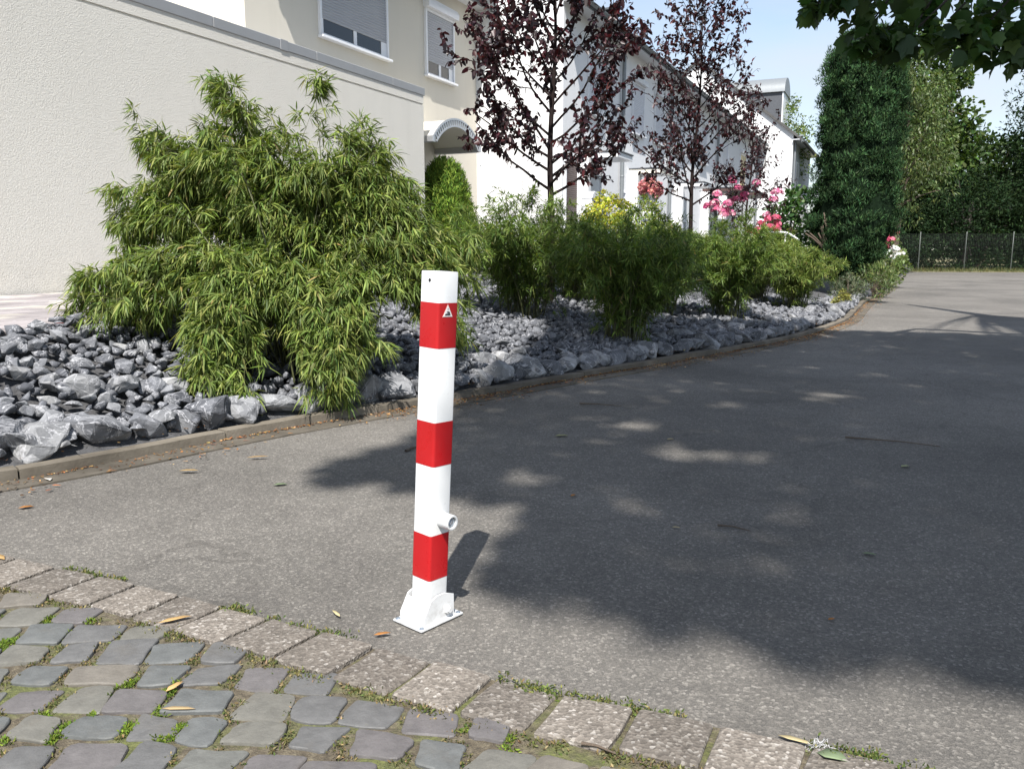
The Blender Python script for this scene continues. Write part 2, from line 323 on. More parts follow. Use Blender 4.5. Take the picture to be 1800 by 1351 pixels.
def tz(X, Y):
    k = sdist(KS[::3], X, Y); p = -sdist(PS[::2], X, Y)
    s = np.clip(k, 0, 99) / np.maximum(np.clip(k, 0, 99) + np.clip(p, 0, 99), 1e-6)
    return np.where(k <= 0, 0, np.where(p <= 0, .55, .06 + .49 * s ** 1.25))
def tz1(x, y): return float(tz([x], [y])[0])

# ground to the horizon
me = np_mesh('ground', [(-900, -900, -.12), (900, -900, -.12), (900, 900, -.12), (-900, 900, -.12)], [[(0, 1, 2, 3)]], earth)
tag(link('ground', me), kind='structure')
# road: kerb line on the left, big sheet to the right and behind
road_pts = [(p[0], p[1], 0) for p in KS[::2]] + [(30, 37, 0), (40, 30, 0), (40, -25, 0), (-30, -25, 0), (-30, -14, 0)]
bm = bmesh.new(); vv = [bm.verts.new(p) for p in road_pts]; f = bm.faces.new(vv); bmesh.ops.triangulate(bm, faces=[f])
tag(from_bm('road', bm, asphalt), kind='structure')
# garden terrain grid
gx = np.arange(-16, 32, .22); gy = np.arange(1.0, 62, .22); GX, GY = np.meshgrid(gx, gy); nx, ny = len(gx), len(gy)
kd = sdist(KS[::3], GX, GY); Z = tz(GX, GY) - .035; Z = np.where(kd < 0.02, -.09, Z); Z += rng.normal(0, .006, Z.shape)
idx = np.arange(nx * ny).reshape(ny, nx); q = np.stack([idx[:-1, :-1], idx[:-1, 1:], idx[1:, 1:], idx[1:, :-1]], -1).reshape(-1, 4)
q = q[(kd[q] > -.02).any(1)]
bed = tag(link('garden_bed', np_mesh('garden_bed', np.stack([GX.ravel(), GY.ravel(), Z], 1), [q], bedsoil, smooth=True)), kind='structure')

# kerb and gutter stones
kerb = tag(empty('kerb', (0, 0, 0)), kind='structure')
seg = np.concatenate([[0], np.cumsum(np.linalg.norm(np.diff(KS, axis=0), axis=1))])
def along(s): return np.array([np.interp(s, seg, KS[:, 0]), np.interp(s, seg, KS[:, 1])])
def strip_stone(name, s0, s1, a0, a1, z0, z1, mat):
    """stone following the kerb curve between arc lengths, lateral offsets a0..a1 (garden side +)"""
    bm = bmesh.new(); n = 6; rows = []
    for i in range(n + 1):
        s = s0 + (s1 - s0) * i / n; p = along(s); d = along(s + .05) - along(s - .05); d /= np.linalg.norm(d); nn = np.array([-d[1], d[0]])
        c0 = p + nn * a0; c1 = p + nn * a1; j = random.uniform(-.0025, .0025)
        rows.append([bm.verts.new((*c0, z0)), bm.verts.new((*c1, z0)), bm.verts.new((*c1, z1 + j)), bm.verts.new((*c0, z1 + j))])
    for a, b in zip(rows, rows[1:]):
        for k in range(4): bm.faces.new((a[k], a[(k + 1) % 4], b[(k + 1) % 4], b[k]))
    bm.faces.new(rows[0]); bm.faces.new(rows[-1][::-1])
    es = [e for e in bm.edges if all(v.co.z > z0 + .01 for v in e.verts) and e.calc_face_angle(0) > .5]
    bmesh.ops.bevel(bm, geom=es, offset=.008, segments=2, affect='EDGES')
    return from_bm(name, bm, mat, kerb, smooth=40)
s = .6
while s < 34:
    strip_stone('kerb_stone', s + .004, s + .996, 0, .085, -.1, .046 + random.uniform(-.006, .006), concm); s += 1.0
s = .35
while s < 26:
    strip_stone('gutter_stone', s + .004, s + .996, -.155, -.004, -.06, .006 + random.uniform(-.001, .002), gutterm); s += 1.0

# ------------------------------------------------------------------ cobbled pavement with edging stones
EF = catmull([(-3.4, 3.25), (-2.6, 2.98), (-1.627, 2.564), (-1.10, 2.336), (-.611, 2.091), (-.252, 1.904), (.128, 1.722), (.423, 1.61), (.70, 1.49), (1.5, 1.10), (2.6, .5)], .02)
eseg = np.concatenate([[0], np.cumsum(np.linalg.norm(np.diff(EF, axis=0), axis=1))])
def ealong(s): return np.array([np.interp(s, eseg, EF[:, 0]), np.interp(s, eseg, EF[:, 1])])
pts = [(p[0], p[1], .005) for p in EF[::10]] + [(2.6, -2, .005), (-6, -2, .005), (-6, 3.25, .005)]
bm = bmesh.new(); f = bm.faces.new([bm.verts.new(p) for p in pts]); bmesh.ops.triangulate(bm, faces=[f])
pave = tag(from_bm('pavement', bm, jointm), kind='structure')
def block(name, corners, zt, mat, parent, dome=.004, rnd=.016, jit=.003):
    """a paving stone from a 4-corner outline: rounded corners, slightly domed top"""
    c = [np.array(p) for p in corners]; out = []
    for i in range(4):
        a, b, d = c[i - 1], c[i], c[(i + 1) % 4]; u1 = (a - b) / np.linalg.norm(a - b); u2 = (d - b) / np.linalg.norm(d - b)
        r = rnd * random.uniform(.6, 1.4); out += [b + u1 * r, b + (u1 + u2) * r * .3, b + u2 * r]
        m = (b + d) / 2; out.append(m + (np.array([random.uniform(-jit, jit), random.uniform(-jit, jit)])))
    ctr = sum(out) / len(out); tx, ty = random.uniform(-.03, .03), random.uniform(-.03, .03)
    bm = bmesh.new(); zz = lambda p: tx * (p[0] - ctr[0]) + ty * (p[1] - ctr[1])
    rings = []
    for sc, dz in ((1.0, -.03), (1.0, -.003), (.972, -.0004), (.93, .0002), (.5, dome)):
        rings.append([bm.verts.new((p[0] - ctr[0], p[1] - ctr[1], dz + zz(p) + random.uniform(-.0008, .0008))) for p in [ctr + (o - ctr) * sc for o in out]])
    n = len(out)
    for a, b in zip(rings, rings[1:]):
        for i in range(n): bm.faces.new((a[i], a[(i + 1) % n], b[(i + 1) % n], b[i]))
    top = bm.verts.new((0, 0, dome + .0005))
    for i in range(n): bm.faces.new((rings[-1][i], rings[-1][(i + 1) % n], top))
    o = from_bm(name, bm, mat, parent, smooth=22, loc=(ctr[0], ctr[1], zt)); return o
s = .35; EW = .172
while s < eseg[-1] - .4:
    ln = random.uniform(.162, .182); p0, p1 = ealong(s), ealong(s + ln - .013)
    d = p1 - p0; d /= np.linalg.norm(d); nn = np.array([d[1], -d[0]])
    o1 = random.uniform(0, .008); w1 = EW + random.uniform(-.008, .006); sk = d * .012
    block('edging_stone', [p0 + nn * o1 + sk, p1 + nn * o1 + sk, p1 + nn * w1, p0 + nn * w1], .015 + random.uniform(-.003, .003), edgem, pave, dome=.002, rnd=.008, jit=.004); s += ln + random.uniform(.0, .004)
# cobbles laid in shallow arcs
CEN = np.array([-.9, -1.55]); cobs = []; cpoly = []
rad = 1.35; row = 0
while rad < 5.2:
    rw = random.uniform(.102, .118); a = R(20) + random.uniform(0, .05)
    while a < R(150):
        wd = random.uniform(.095, .14) * (1.15 if random.random() < .2 else 1); da = wd / rad
        c = CEN + rad * np.array([math.cos(a + da / 2), math.sin(a + da / 2)])
        ei = np.argmin(((EF - c) ** 2).sum(1)); tdir = EF[min(ei + 1, len(EF) - 1)] - EF[max(ei - 1, 0)]; nn = np.array([tdir[1], -tdir[0]]); nn /= np.linalg.norm(nn)
        dep = (c - EF[ei]) @ nn
        if dep > EW + .055 and c[1] > .8 and abs(c[0]) < 2.4 and dep < 1.7 and abs(c[0]) < .85 * c[1] + .35:
            cor = []
            for (aa, rr) in ((a, rad), (a + da, rad), (a + da, rad + rw), (a, rad + rw)):
                ph = CEN + rr * np.array([math.cos(aa), math.sin(aa)]); ph = ph + np.array([random.gauss(0, .009), random.gauss(0, .009)])
                ph = c + (ph - c) * (1 - .0078 / (.5 * min(wd, rw))); cor.append(ph)
            cor = cor[::-1] if False else cor
            block('cobble', cor, .012 + random.uniform(-.004, .003), cobblem, pave, dome=.0006, rnd=random.uniform(.008, .018), jit=.005); cobs.append(c); cpoly.append(cor)
        a += da
    rad += rw; row += 1

# ------------------------------------------------------------------ terrace slabs beside the garage
UH = np.array([.416, .909]); NH = np.array([.909, -.416]); HROT = math.atan2(.909, .416)
terr = tag(empty('terrace', (0, 0, 0)), kind='structure')
G0 = np.array([-1.56, 15.2])
slab_me = {}
for nm, mt in (('a', slabA), ('b', slabB), ('c', slabA)):
    bm = bmesh.new(); bm_box(bm, .004, .396, .004, .196, -.05, .012, bev=.004); me = bpy.data.meshes.new('paving_slab'); bmesh.ops.recalc_face_normals(bm, faces=bm.faces); bm.to_mesh(me); bm.free(); me.materials.append(mt); slab_me[nm] = me
cand = []
for j in range(0, 26):
    for i in range(-34, 2):
        o = .2 * (j % 2); p = G0 + UH * (i * .4 + o) + NH * (.02 + j * .2); c = p + UH * .2 + NH * .1; cand.append((p, c))
cc = np.array([c for _, c in cand]); pd = sdist(PS[::2], cc[:, 0], cc[:, 1]); dd = np.hypot(cc[:, 0], cc[:, 1])
keep = [i for i in np.argsort(dd) if pd[i] > .08 and cc[i, 1] > 3.2 and cc[i, 0] / cc[i, 1] > -.75][:290]
for i in keep:
    p = cand[i][0]; o = link('paving_slab', slab_me[random.choice('aabacc')], parent=terr)
    o.location = (p[0], p[1], .548 + random.uniform(-.001, .001)); o.rotation_euler = (random.uniform(-.004, .004), random.uniform(-.004, .004), HROT); o.scale = (1, -1, 1)
    o.location = (p[0] + NH[0] * .2, p[1] + NH[1] * .2, .548 + random.uniform(-.001, .001)); o.scale = (1, 1, 1)

# ------------------------------------------------------------------ rocks
def rock_mesh(name, npts, seed, sub=0, rough=.0):
    """angular broken stone: hull of a few scattered points, optionally subdivided and roughened"""
    rg = np.random.default_rng(seed); d = rg.normal(size=(npts, 3)); d /= np.linalg.norm(d, axis=1, keepdims=True); d *= rg.uniform(.82, 1.08, (npts, 1))
    d *= np.array([1.08, rg.uniform(.66, .95), rg.uniform(.42, .68)]); d[:, 0] += .25 * d[:, 2] * rg.normal()
    bm = bmesh.new(); vs = [bm.verts.new(p) for p in d]; r = bmesh.ops.convex_hull(bm, input=vs)
    bmesh.ops.delete(bm, geom=[v for v in bm.verts if not v.link_faces], context='VERTS')
    if sub:
        bmesh.ops.bevel(bm, geom=bm.edges[:], offset=.05, segments=1, affect='EDGES', profile=.7)
        bmesh.ops.triangulate(bm, faces=bm.faces[:]); bmesh.ops.subdivide_edges(bm, edges=[e for e in bm.edges if e.calc_length() > .3], cuts=sub, use_grid_fill=True); bmesh.ops.triangulate(bm, faces=bm.faces[:])
        for v in bm.verts: v.co += Vector(rg.normal(0, rough, 3))
    bmesh.ops.recalc_face_normals(bm, faces=bm.faces); bmesh.ops.triangulate(bm, faces=bm.faces[:])
    me = bpy.data.meshes.new(name); bm.to_mesh(me); bm.free(); me.materials.append(rockm); return me
BOULD = [rock_mesh('boulder', 17, 100 + i, 2, .012) for i in range(14)]
ROCKS = [rock_mesh('rock', 12, 200 + i, 1, .012) for i in range(14)]
RUB = []
for i in range(24):
    me = rock_mesh('r', int(rng.integers(9, 14)), 300 + i); RUB.append((np.array([v.co for v in me.vertices]), np.array([p.vertices[:] for p in me.polygons]))); bpy.data.meshes.remove(me)
placed = []
def put_rock(name, me, x, y, z, sz, flat=.7):
    o = link(name, me, parent=bed); o.location = (x, y, z); o.scale = (sz, sz * random.uniform(.85, 1.1), sz * random.uniform(.85, 1.1))
    o.rotation_euler = (random.uniform(-.45, .45), random.uniform(-.45, .45), random.uniform(0, 6.28)); return o
s = 2.0; nb = 0
while s < 20.0:
    p = along(s); d = along(s + .05) - along(s - .05); d /= np.linalg.norm(d); nn = np.array([-d[1], d[0]])
    sz = random.uniform(.10, .185) * (1 if s < 9 else .98)
    q = p + nn * (.085 + sz * .55 + random.uniform(-.01, .02)); o = put_rock('boulder', random.choice(BOULD), q[0], q[1], max(.06, tz1(*q) * .8) + sz * .22, sz); nb += 1
    o.rotation_euler[2] = math.atan2(d[1], d[0]) + random.uniform(-.6, .6); placed.append((q[0], q[1], sz))
    if random.random() < .6:
        s2 = random.uniform(.075, .13); q = p + nn * (.33 + sz + random.uniform(-.02, .08)) + d * random.uniform(-.08, .08)
        put_rock('boulder', random.choice(BOULD), q[0], q[1], tz1(*q) + s2 * .4, s2); placed.append((q[0], q[1], s2 * .8)); nb += 1
    s += sz * random.uniform(1.2, 1.5)
# rubble
A = np.arange(-4.4, 9.0, .062); B = np.arange(2.4, 18.0, .062); AX, BX = np.meshgrid(A, B); XY = np.stack([AX.ravel(), BX.ravel()], 1) + rng.uniform(-.03, .03, (AX.size, 2))
k = sdist(KS[::3], XY[:, 0], XY[:, 1]); p = -sdist(PS[::2], XY[:, 0], XY[:, 1])
m = (k > .10) & (p > -.05) & (XY[:, 1] < 13.9 + .1 * XY[:, 0]) & ((XY[:, 1] < 9) | (rng.random(len(XY)) < .8)); sel = np.where(m)[0]
XY = XY[sel]; k = k[sel]; ZZ = tz(XY[:, 0], XY[:, 1]); sz = np.clip(rng.lognormal(math.log(.036), .32, len(XY)), .02, .062)
sz = np.where(rng.random(len(XY)) < .04, sz * 1.3, sz)
PB = np.array(placed); blocked = np.zeros(len(XY), bool)
for x, y, r in placed: blocked |= ((XY[:, 0] - x) ** 2 + (XY[:, 1] - y) ** 2) < (r * .5) ** 2
XY, ZZ, sz = XY[~blocked], ZZ[~blocked], sz[~blocked]
app = sz / np.hypot(XY[:, 0], XY[:, 1]) * np.where(np.abs(XY[:, 0]) < .66 * XY[:, 1], 1, .01) * np.where((XY[:, 0] < -1.75) | (XY[:, 0] > -.5), 1, .3)
order = np.argsort(-app); big = order[:max(0, 292 - nb)]; rest = order[len(big):]
for i in big: put_rock('rock', random.choice(ROCKS), XY[i, 0], XY[i, 1], ZZ[i] + sz[i] * .35 + random.uniform(0, .02), sz[i] * 1.25)
VV, FF, off = [], [], 0
for i in rest:
    V, F = RUB[rng.integers(len(RUB))]; e = rng.uniform(-.7, .7, 2); M = np.array((Matrix.Rotation(rng.uniform(0, 6.28), 3, 'Z') @ Matrix.Rotation(e[0], 3, 'X') @ Matrix.Rotation(e[1], 3, 'Y')))
    VV.append((V * sz[i] * 1.28) @ M.T + np.array([XY[i, 0], XY[i, 1], ZZ[i] + sz[i] * .25 + rng.uniform(-.01, .03)])); FF.append(F + off); off += len(V)
tag(link('rubble', np_mesh('rubble', np.concatenate(VV), [np.concatenate(FF)], rockm), parent=bed), kind='stuff')

# ------------------------------------------------------------------ the folding bollard
BY = math.atan2(.75, .66)                                   # long side of the base plate
boll = empty('folding_bollard', (-.229, 2.137, .004), BY, 'red and white banded square folding bollard standing on the asphalt', 'bollard')
# local x = along the right-hand face (away, right); local y = along the left-hand face (away, left); faces seen: y = -h (right), x = -h (left)
boxes('base_plate', [(-.078, .078, -.057, .057, 0, .006)], b_white, boll, bev=.0025, seg=2)
lean = Matrix.Rotation(R(2.75), 4, Vector((math.sin(BY), math.cos(BY), 0)).normalized())
def tubebox(bm, h, z0, z1, rad=.007, seg=3, caps=True):
    ring = []
    for cx, cy, a0 in ((h - rad, h - rad, 0), (-h + rad, h - rad, 90), (-h + rad, -h + rad, 180), (h - rad, -h + rad, 270)):
        for i in range(seg + 1): a = R(a0 + 90 * i / seg); ring.append((cx + rad * math.cos(a), cy + rad * math.sin(a)))
    a = [bm.verts.new((x, y, z0)) for x, y in ring]; b = [bm.verts.new((x, y, z1)) for x, y in ring]; n = len(ring)
    for i in range(n): bm.faces.new((a[i], a[(i + 1) % n], b[(i + 1) % n], b[i]))
    if caps:
        c = [bm.verts.new((x * .965, y * .965, z1 + .0022)) for x, y in ring]
        for i in range(n): bm.faces.new((b[i], b[(i + 1) % n], c[(i + 1) % n], c[i]))
        bm.faces.new(c); bm.faces.new(a[::-1])
def part(name, bm, mat, parent=boll, smooth=40):
    o = from_bm(name, bm, mat, parent, smooth=smooth); o.matrix_local = lean; return o
HB = .035
bm = bmesh.new(); tubebox(bm, HB, .012, .938); post = part('post', bm, b_white)
for z0, z1 in ((.746, .862), (.436, .553), (.123, .248)):
    bm = bmesh.new(); tubebox(bm, HB + .0006, z0, z1, .0074, 3, False); o = part('red_band', bm, b_red)
# hole near the top of the left face, small dimple on the right face
bm = bmesh.new(); bmesh.ops.create_cone(bm, cap_ends=True, segments=20, radius1=.0042, radius2=.0042, depth=.002, matrix=Matrix.Translation((-HB - .0004, -.0005, .918)) @ Matrix.Rotation(R(90), 4, 'Y')); part('lock_hole', bm, dark)
# sticker
def poly(name, pts, y, mat, par=boll):
    bm = bmesh.new(); prism(bm, [(x, y, z) for x, z in pts], (0, .0005, 0)); return part(name, bm, mat, par, None)
def tri(cx, z0, z1, hw): return [(cx - hw, z0), (cx + hw, z0), (cx, z1)]
poly('sticker', tri(-.003, .826, .8595, .0185), -HB - .0012, stick_r)
poly('sticker', tri(-.003, .8275, .8565, .0162), -HB - .0017, stick_w)
poly('sticker_print', [(-.013, .8305), (.0065, .8305), (.0055, .8345), (-.012, .8345)], -HB - .0022, ink)
poly('sticker_print', [(-.009, .836), (.0035, .8345), (.0045, .8385), (-.001, .841), (-.006, .8405), (-.0065, .8385), (-.001, .8385), (-.0005, .8375)], -HB - .0022, ink)
poly('sticker_print', [(-.005, .8455), (-.001, .8455), (-.003, .851)], -HB - .0022, galv)
# lock cylinder
def cyl(bm, r, r2, y0, y1, cx, cz, seg=28):
    bmesh.ops.create_cone(bm, cap_ends=True, segments=seg, radius1=r, radius2=r2, depth=abs(y1 - y0), matrix=Matrix.Translation((cx, (y0 + y1) / 2, cz)) @ Matrix.Rotation(R(90), 4, 'X'))
def ring_lathe(prof, cx, cz, seg=32):
    bm = bmesh.new(); rows = []
    for y, r in prof: rows.append([bm.verts.new((cx + r * math.cos(6.28318 * i / seg), y, cz + r * math.sin(6.28318 * i / seg))) for i in range(seg)])
    for a, b in zip(rows, rows[1:]):
        for i in range(seg): bm.faces.new((a[i], a[(i + 1) % seg], b[(i + 1) % seg], b[i]))
    bm.faces.new(rows[-1]); return bm
lk = part('lock_cylinder', ring_lathe([(-HB, .0205), (-HB - .038, .0205), (-HB - .0405, .0195), (-HB - .041, .0185), (-HB - .0402, .0150), (-HB - .027, .0146)], .004, .288), b_white)
bm = bmesh.new(); cyl(bm, .0128, .0128, -HB - .034, -HB - .02, .004, .288, 24); part('lock_core', bm, galv)
bm = bmesh.new(); prism(bm, [(.004 + .0066 * math.cos(R(a)), -HB - .0375, .288 + .0066 * math.sin(R(a))) for a in (90, 210, 330)], (0, .004, 0)); part('lock_pin', bm, alu)
# hinge housing: two cheeks and a low front cover
chk = [(-.060, .006), (-.060, .026), (-.032, .071), (-.010, .079), (.018, .079), (.052, .066), (.052, .006)]
for y in (-.0475, .0435):
    bm = bmesh.new(); prism(bm, [(x, y, z) for x, z in chk], (0, .004, 0)); bmesh.ops.bevel(bm, geom=bm.edges[:], offset=.0007, segments=1, affect='EDGES'); from_bm('hinge_cheek', bm, b_white, boll, 35)
bm = bmesh.new(); prism(bm, [(-.0595, -.0435, .006), (-.0555, -.0435, .006), (-.0555, -.0435, .026), (-.0340, -.0435, .064), (-.0380, -.0435, .064), (-.0595, -.0435, .026)], (0, .087, 0)); from_bm('front_cover', bm, b_white, boll, 30)
for px, py in ((-.068, -.047), (.067, -.047), (-.068, .047), (.067, .047)):
    bm = bmesh.new(); bmesh.ops.create_cone(bm, cap_ends=True, segments=16, radius1=.0075, radius2=.0075, depth=.0012, matrix=Matrix.Translation((px, py, .0065))); bmesh.ops.create_cone(bm, cap_ends=True, segments=6, radius1=.0048, radius2=.0046, depth=.003, matrix=Matrix.Translation((px, py, .0082))); from_bm('anchor_bolt', bm, galv, boll)
bm = bmesh.new(); cyl(bm, .0125, .0118, -.0475, -.0555, .026, .030, 6); cyl(bm, .0075, .007, -.0555, -.0610, .026, .030, 18); from_bm('hinge_bolt', bm, b_white, boll, 30)

# ------------------------------------------------------------------ houses
def local_house(name, origin, label, cat='house', group=None): return empty(name, (origin[0], origin[1], .5), HROT, label, cat, group)
Z5 = (0, 0, -.5)
def hb(name, L_, mat, par, bev=0): return boxes(name, L_, mat, par, bev=bev, loc=Z5 if par.parent is None else None)
def shutter(name, par, x0, x1, z0, z1, y, mat, pitch=.045):
    n = max(2, int((z1 - z0) / pitch)); bm = bmesh.new(); prof = []
    for i in range(n):
        a = z0 + (z1 - z0) * i / n; h = (z1 - z0) / n
        prof += [(y - .004, a), (y - .013, a + h * .25), (y - .013, a + h * .7), (y - .004, a + h * .95)]
    prof += [(y - .004, z1)]
    A = [bm.verts.new((x0, yy, zz)) for yy, zz in prof]; B = [bm.verts.new((x1, yy, zz)) for yy, zz in prof]
    for i in range(len(prof) - 1): bm.faces.new((A[i], B[i], B[i + 1], A[i + 1]))
    o = from_bm(name, bm, mat, par, None); return o
def window(par, x0, x1, z0, z1, gap=.22, box=None, smat=None, mull=True, fr=.055):
    """window part: frame bars proud of the wall, shutter curtain, dark pane behind the gap, sill"""
    fo = hb('window', [(x0, x0 + fr, -.05, .01, z0, z1), (x1 - fr, x1, -.05, .01, z0, z1), (x0 + fr, x1 - fr, -.048, .01, z1 - fr, z1)], pvc, par, bev=.006)
    if gap:
        boxes('pane', [(x0 + fr, x1 - fr, -.012, -.002, z0, z0 + gap + .02)], glassm, fo)
        bars = [(x0 + fr, x1 - fr, -.024, -.0125, z0, z0 + .05), (x0 + fr, x0 + fr + .05, -.023, -.0125, z0 + .05, z0 + gap), (x1 - fr - .17, x1 - fr, -.023, -.0125, z0 + .05, z0 + gap)]
        if mull: bars.append(((x0 + x1) / 2 - .06, (x0 + x1) / 2 + .03, -.023, -.0125, z0 + .05, z0 + gap))
        boxes('sash', bars, pvc, fo)
    sh = shutter('shutter_curtain', fo, x0 + fr, x1 - fr, z0 + gap, z1 - fr, -.014, smat or shut)
    boxes('sill', [(x0 - .03, x1 + .03, -.11, .0, z0 - .045, z0 - .002)], pvc, fo, bev=.006)
    if box:
        bm = bmesh.new(); prism(bm, [(x0 - .03, -.0, z1), (x0 - .03, -.14, z1), (x0 - .03, -.15, z1 + box * .5), (x0 - .03, -.11, z1 + box * .88), (x0 - .03, -.04, z1 + box), (x0 - .03, .0, z1 + box)], (x1 - x0 + .06, 0, 0)); from_bm('shutter_box', bm, pvc, fo, 40)
    return fo
def downpipe(par, x, y, z0, z1, top=True, r=.05):
    P = [(x, y, z0), (x, y, z1 - .35)]
    if top: P += [(x, y, z1 - .25), (x, y - .12, z1 - .12), (x, y - .32, z1 - .02)]
    P = np.array(P); Q = [P[0]]
    for a, b in zip(P, P[1:]):
        for k_ in range(1, 5): Q.append(a + (b - a) * k_ / 4)
    o = link('downpipe', tubes('downpipe', [(np.array(Q), r)], zinc, 14), parent=par, loc=Z5)
    z = z0 + .8
    while z < z1 - .4:
        link('pipe_clip', tubes('pipe_clip', [(np.array([(x, y, z - .018), (x, y, z), (x, y, z + .018)]), r + .007)], zinc, 14), parent=o); z += 1.55
    return o
def gutter(par, x0, x1, y, z, r=.075):
    bm = bmesh.new(); prof = [(y + r * math.cos(R(a)), z + r * math.sin(R(a))) for a in range(180, 361, 20)]; prof += [(yy + (y - yy) * .07, zz) for yy, zz in prof[::-1]]
    prism(bm, [(x0, a, b) for a, b in prof], (x1 - x0, 0, 0)); return from_bm('gutter', bm, zinc, par, 40, loc=Z5)
def roof(par, x0, x1, depth, ze, slope=.75, over=.38, th=.14, mat=tile):
    mid = depth / 2; zr = ze + slope * mid
    pts = [(-over, ze - slope * over), (mid, zr), (depth + over, ze - slope * over), (depth + over, ze - slope * over + th), (mid, zr + th), (-over, ze - slope * over + th)]
    bm = bmesh.new(); prism(bm, [(x0, a, b) for a, b in pts], (x1 - x0, 0, 0)); o = from_bm('roof', bm, mat, par, None, loc=Z5)
    # boarded eaves soffit
    boxes('soffit', [(x0, x1, -over + .03, .0, ze - .27, ze - .235)], pvc, o); boxes('fascia', [(x0, x1, -over - .012, -over + .02, ze - slope * over - .05, ze - slope * over + th * .8)], zinc, o)
    return o
# garage with parapet, render joint and metal coping
gar = local_house('garage', G0, 'long blank beige rendered garage wall with grey metal coping at left', 'garage')
SPL = -3.32
hb('wall', [(-13, 0, 0, .995, .3, 3.485), (-13, SPL, 1.0, 6.5, .3, 3.485)], stucco_garage, gar)
hb('render_joint', [(-13, -.012, .016, .99, 3.485, 3.515)], stucco_garage, gar)
hb('parapet', [(-13, 0, 0, .995, 3.515, 3.66)], stucco_garage, gar)
for i in range(7):
    x0 = -13 + i * 2.0; x1 = min(x0 + 1.998, .04); hb('coping', [(x0, x1, -.012, .99, 3.655, 3.785)], coping_m, gar, bev=.008)
hb('coping_joint', [(-3.78, -3.62, -.017, .97, 3.65, 3.791)], coping_m, gar, bev=.004)
# cream house
F0 = G0 - NH * 1.0; C0 = F0 + UH * (-3.3); CW = 7.45
cream = local_house('cream_house', C0, 'cream rendered house with two half closed grey shutters above the garage')
hb('wall', [(0, CW, 0, 9, .3, 6.42)], stucco_cream, cream); roof(cream, -.25, CW + .02, 9, 6.42); gutter(cream, -.25, CW + .1, -.46, 6.2); downpipe(cream, CW - .07, -.09, .5, 6.3)
window(cream, 1.70, 3.72, 4.42, 5.75, .27, .22); window(cream, 5.07, 6.25, 4.42, 5.68, .27, .2)
# arched entrance canopy: barrel with its axis straight out from the wall
ax0, ax1, az, rise, pj = 3.62, 5.46, 3.0, .40, 1.0
hw = (ax1 - ax0) / 2; Rr = (hw * hw + rise * rise) / (2 * rise); cx = (ax0 + ax1) / 2; a_m = math.asin(hw / Rr)
def arcpt(t, r): a = -a_m + 2 * a_m * t; return (cx + r * math.sin(a), az + rise - Rr + r * math.cos(a))
bm = bmesh.new(); n = 24; pr_ = [arcpt(i / n, Rr) for i in range(n + 1)] + [arcpt(i / n, Rr - .012) for i in range(n, -1, -1)]
prism(bm, [(x, -pj, z) for x, z in pr_], (0, pj - .002, 0)); can = from_bm('arched_canopy', bm, acryl, cream, 30, loc=Z5)
bm = bmesh.new()
for r0, r1 in ((Rr + .03, Rr - .004), (Rr - .10, Rr - .13)):
    pr_ = [arcpt(i / n, r0) for i in range(n + 1)] + [arcpt(i / n, r1) for i in range(n, -1, -1)]; prism(bm, [(x, -pj - .03, z) for x, z in pr_], (0, .03, 0))
for i in range(1, n, 1):
    x, z = arcpt(i / n, Rr - .05); x1_, z1_ = arcpt(i / n + .018, Rr - .05); x2_, z2_ = arcpt(i / n - .018, Rr - .05)
    a = arcpt(i / n - .012, Rr - .004); b_ = arcpt(i / n + .012, Rr - .004); c_ = arcpt(i / n + .012, Rr - .10); d_ = arcpt(i / n - .012, Rr - .10)
    prism(bm, [(a[0], -pj - .026, a[1]), (b_[0], -pj - .026, b_[1]), (c_[0], -pj - .026, c_[1]), (d_[0], -pj - .026, d_[1])], (0, .02, 0))
from_bm('front_arch', bm, alu, can, 30)
for x in (ax0, ax1): boxes('side_gutter', [(x - .05, x + .05, -pj - .03, 0, az - .10, az + .02)], alu, can, bev=.012)
hb('door', [(3.95, 5.0, -.03, 0, .55, 2.62)], doorw, cream, bev=.01)
# white row
I0 = np.array([-.84, 19.3]); Q0 = I0 + NH * 2.12
RE = 6.38
def porch(par, x, proj0=.28, proj=.92, ln=1.15, z=3.03, cmat=None, door=True):
    hb('porch_pier', [(x - .12, x + .06, -proj0, 0, .4, z - .02)], stucco_white, par)
    c = hb('canopy', [(x, x + ln, -proj, 0, z - .02, z + .10)], cmat or pvc, par, bev=.006); boxes('canopy_edge', [(x - .02, x + ln + .02, -proj - .02, 0, z + .102, z + .13)], slate, c)
    if door:
        d = hb('door', [(x + .45, x + 1.42, -.03, 0, .55, 2.66)], doorw, par, bev=.008)
        boxes('door_frame', [(x + .38, x + .447, -.06, 0, .55, 2.73), (x + 1.423, x + 1.49, -.06, 0, .55, 2.73), (x + .447, x + 1.423, -.06, 0, 2.663, 2.73)], pvc, d, bev=.006)
        bm = bmesh.new(); bmesh.ops.create_cone(bm, cap_ends=True, segments=24, radius1=.17, radius2=.17, depth=.012, matrix=Matrix.Translation((x + .82, -.036, 1.85)) @ Matrix.Rotation(R(90), 4, 'X'))
        for v in bm.verts: v.co.z = 1.85 + (v.co.z - 1.85) * 2.6
        from_bm('door_glass', bm, glassm, d, 40); boxes('handle', [(x + 1.30, x + 1.33, -.09, -.03, 1.5, 1.9)], alu, d)
    return c
spec = [(0, 4.1, 'white end house with a brown shutter and flat porch canopy behind the plum tree'),
        (4.1, 9.15, 'white row house with closed white upstairs shutter between two downpipes'),
        (9.15, 16.6, 'white row house partly hidden behind the middle plum tree'),
        (16.6, 27.0, 'far white row house with dark porch and yellowish shutter')]
row = []
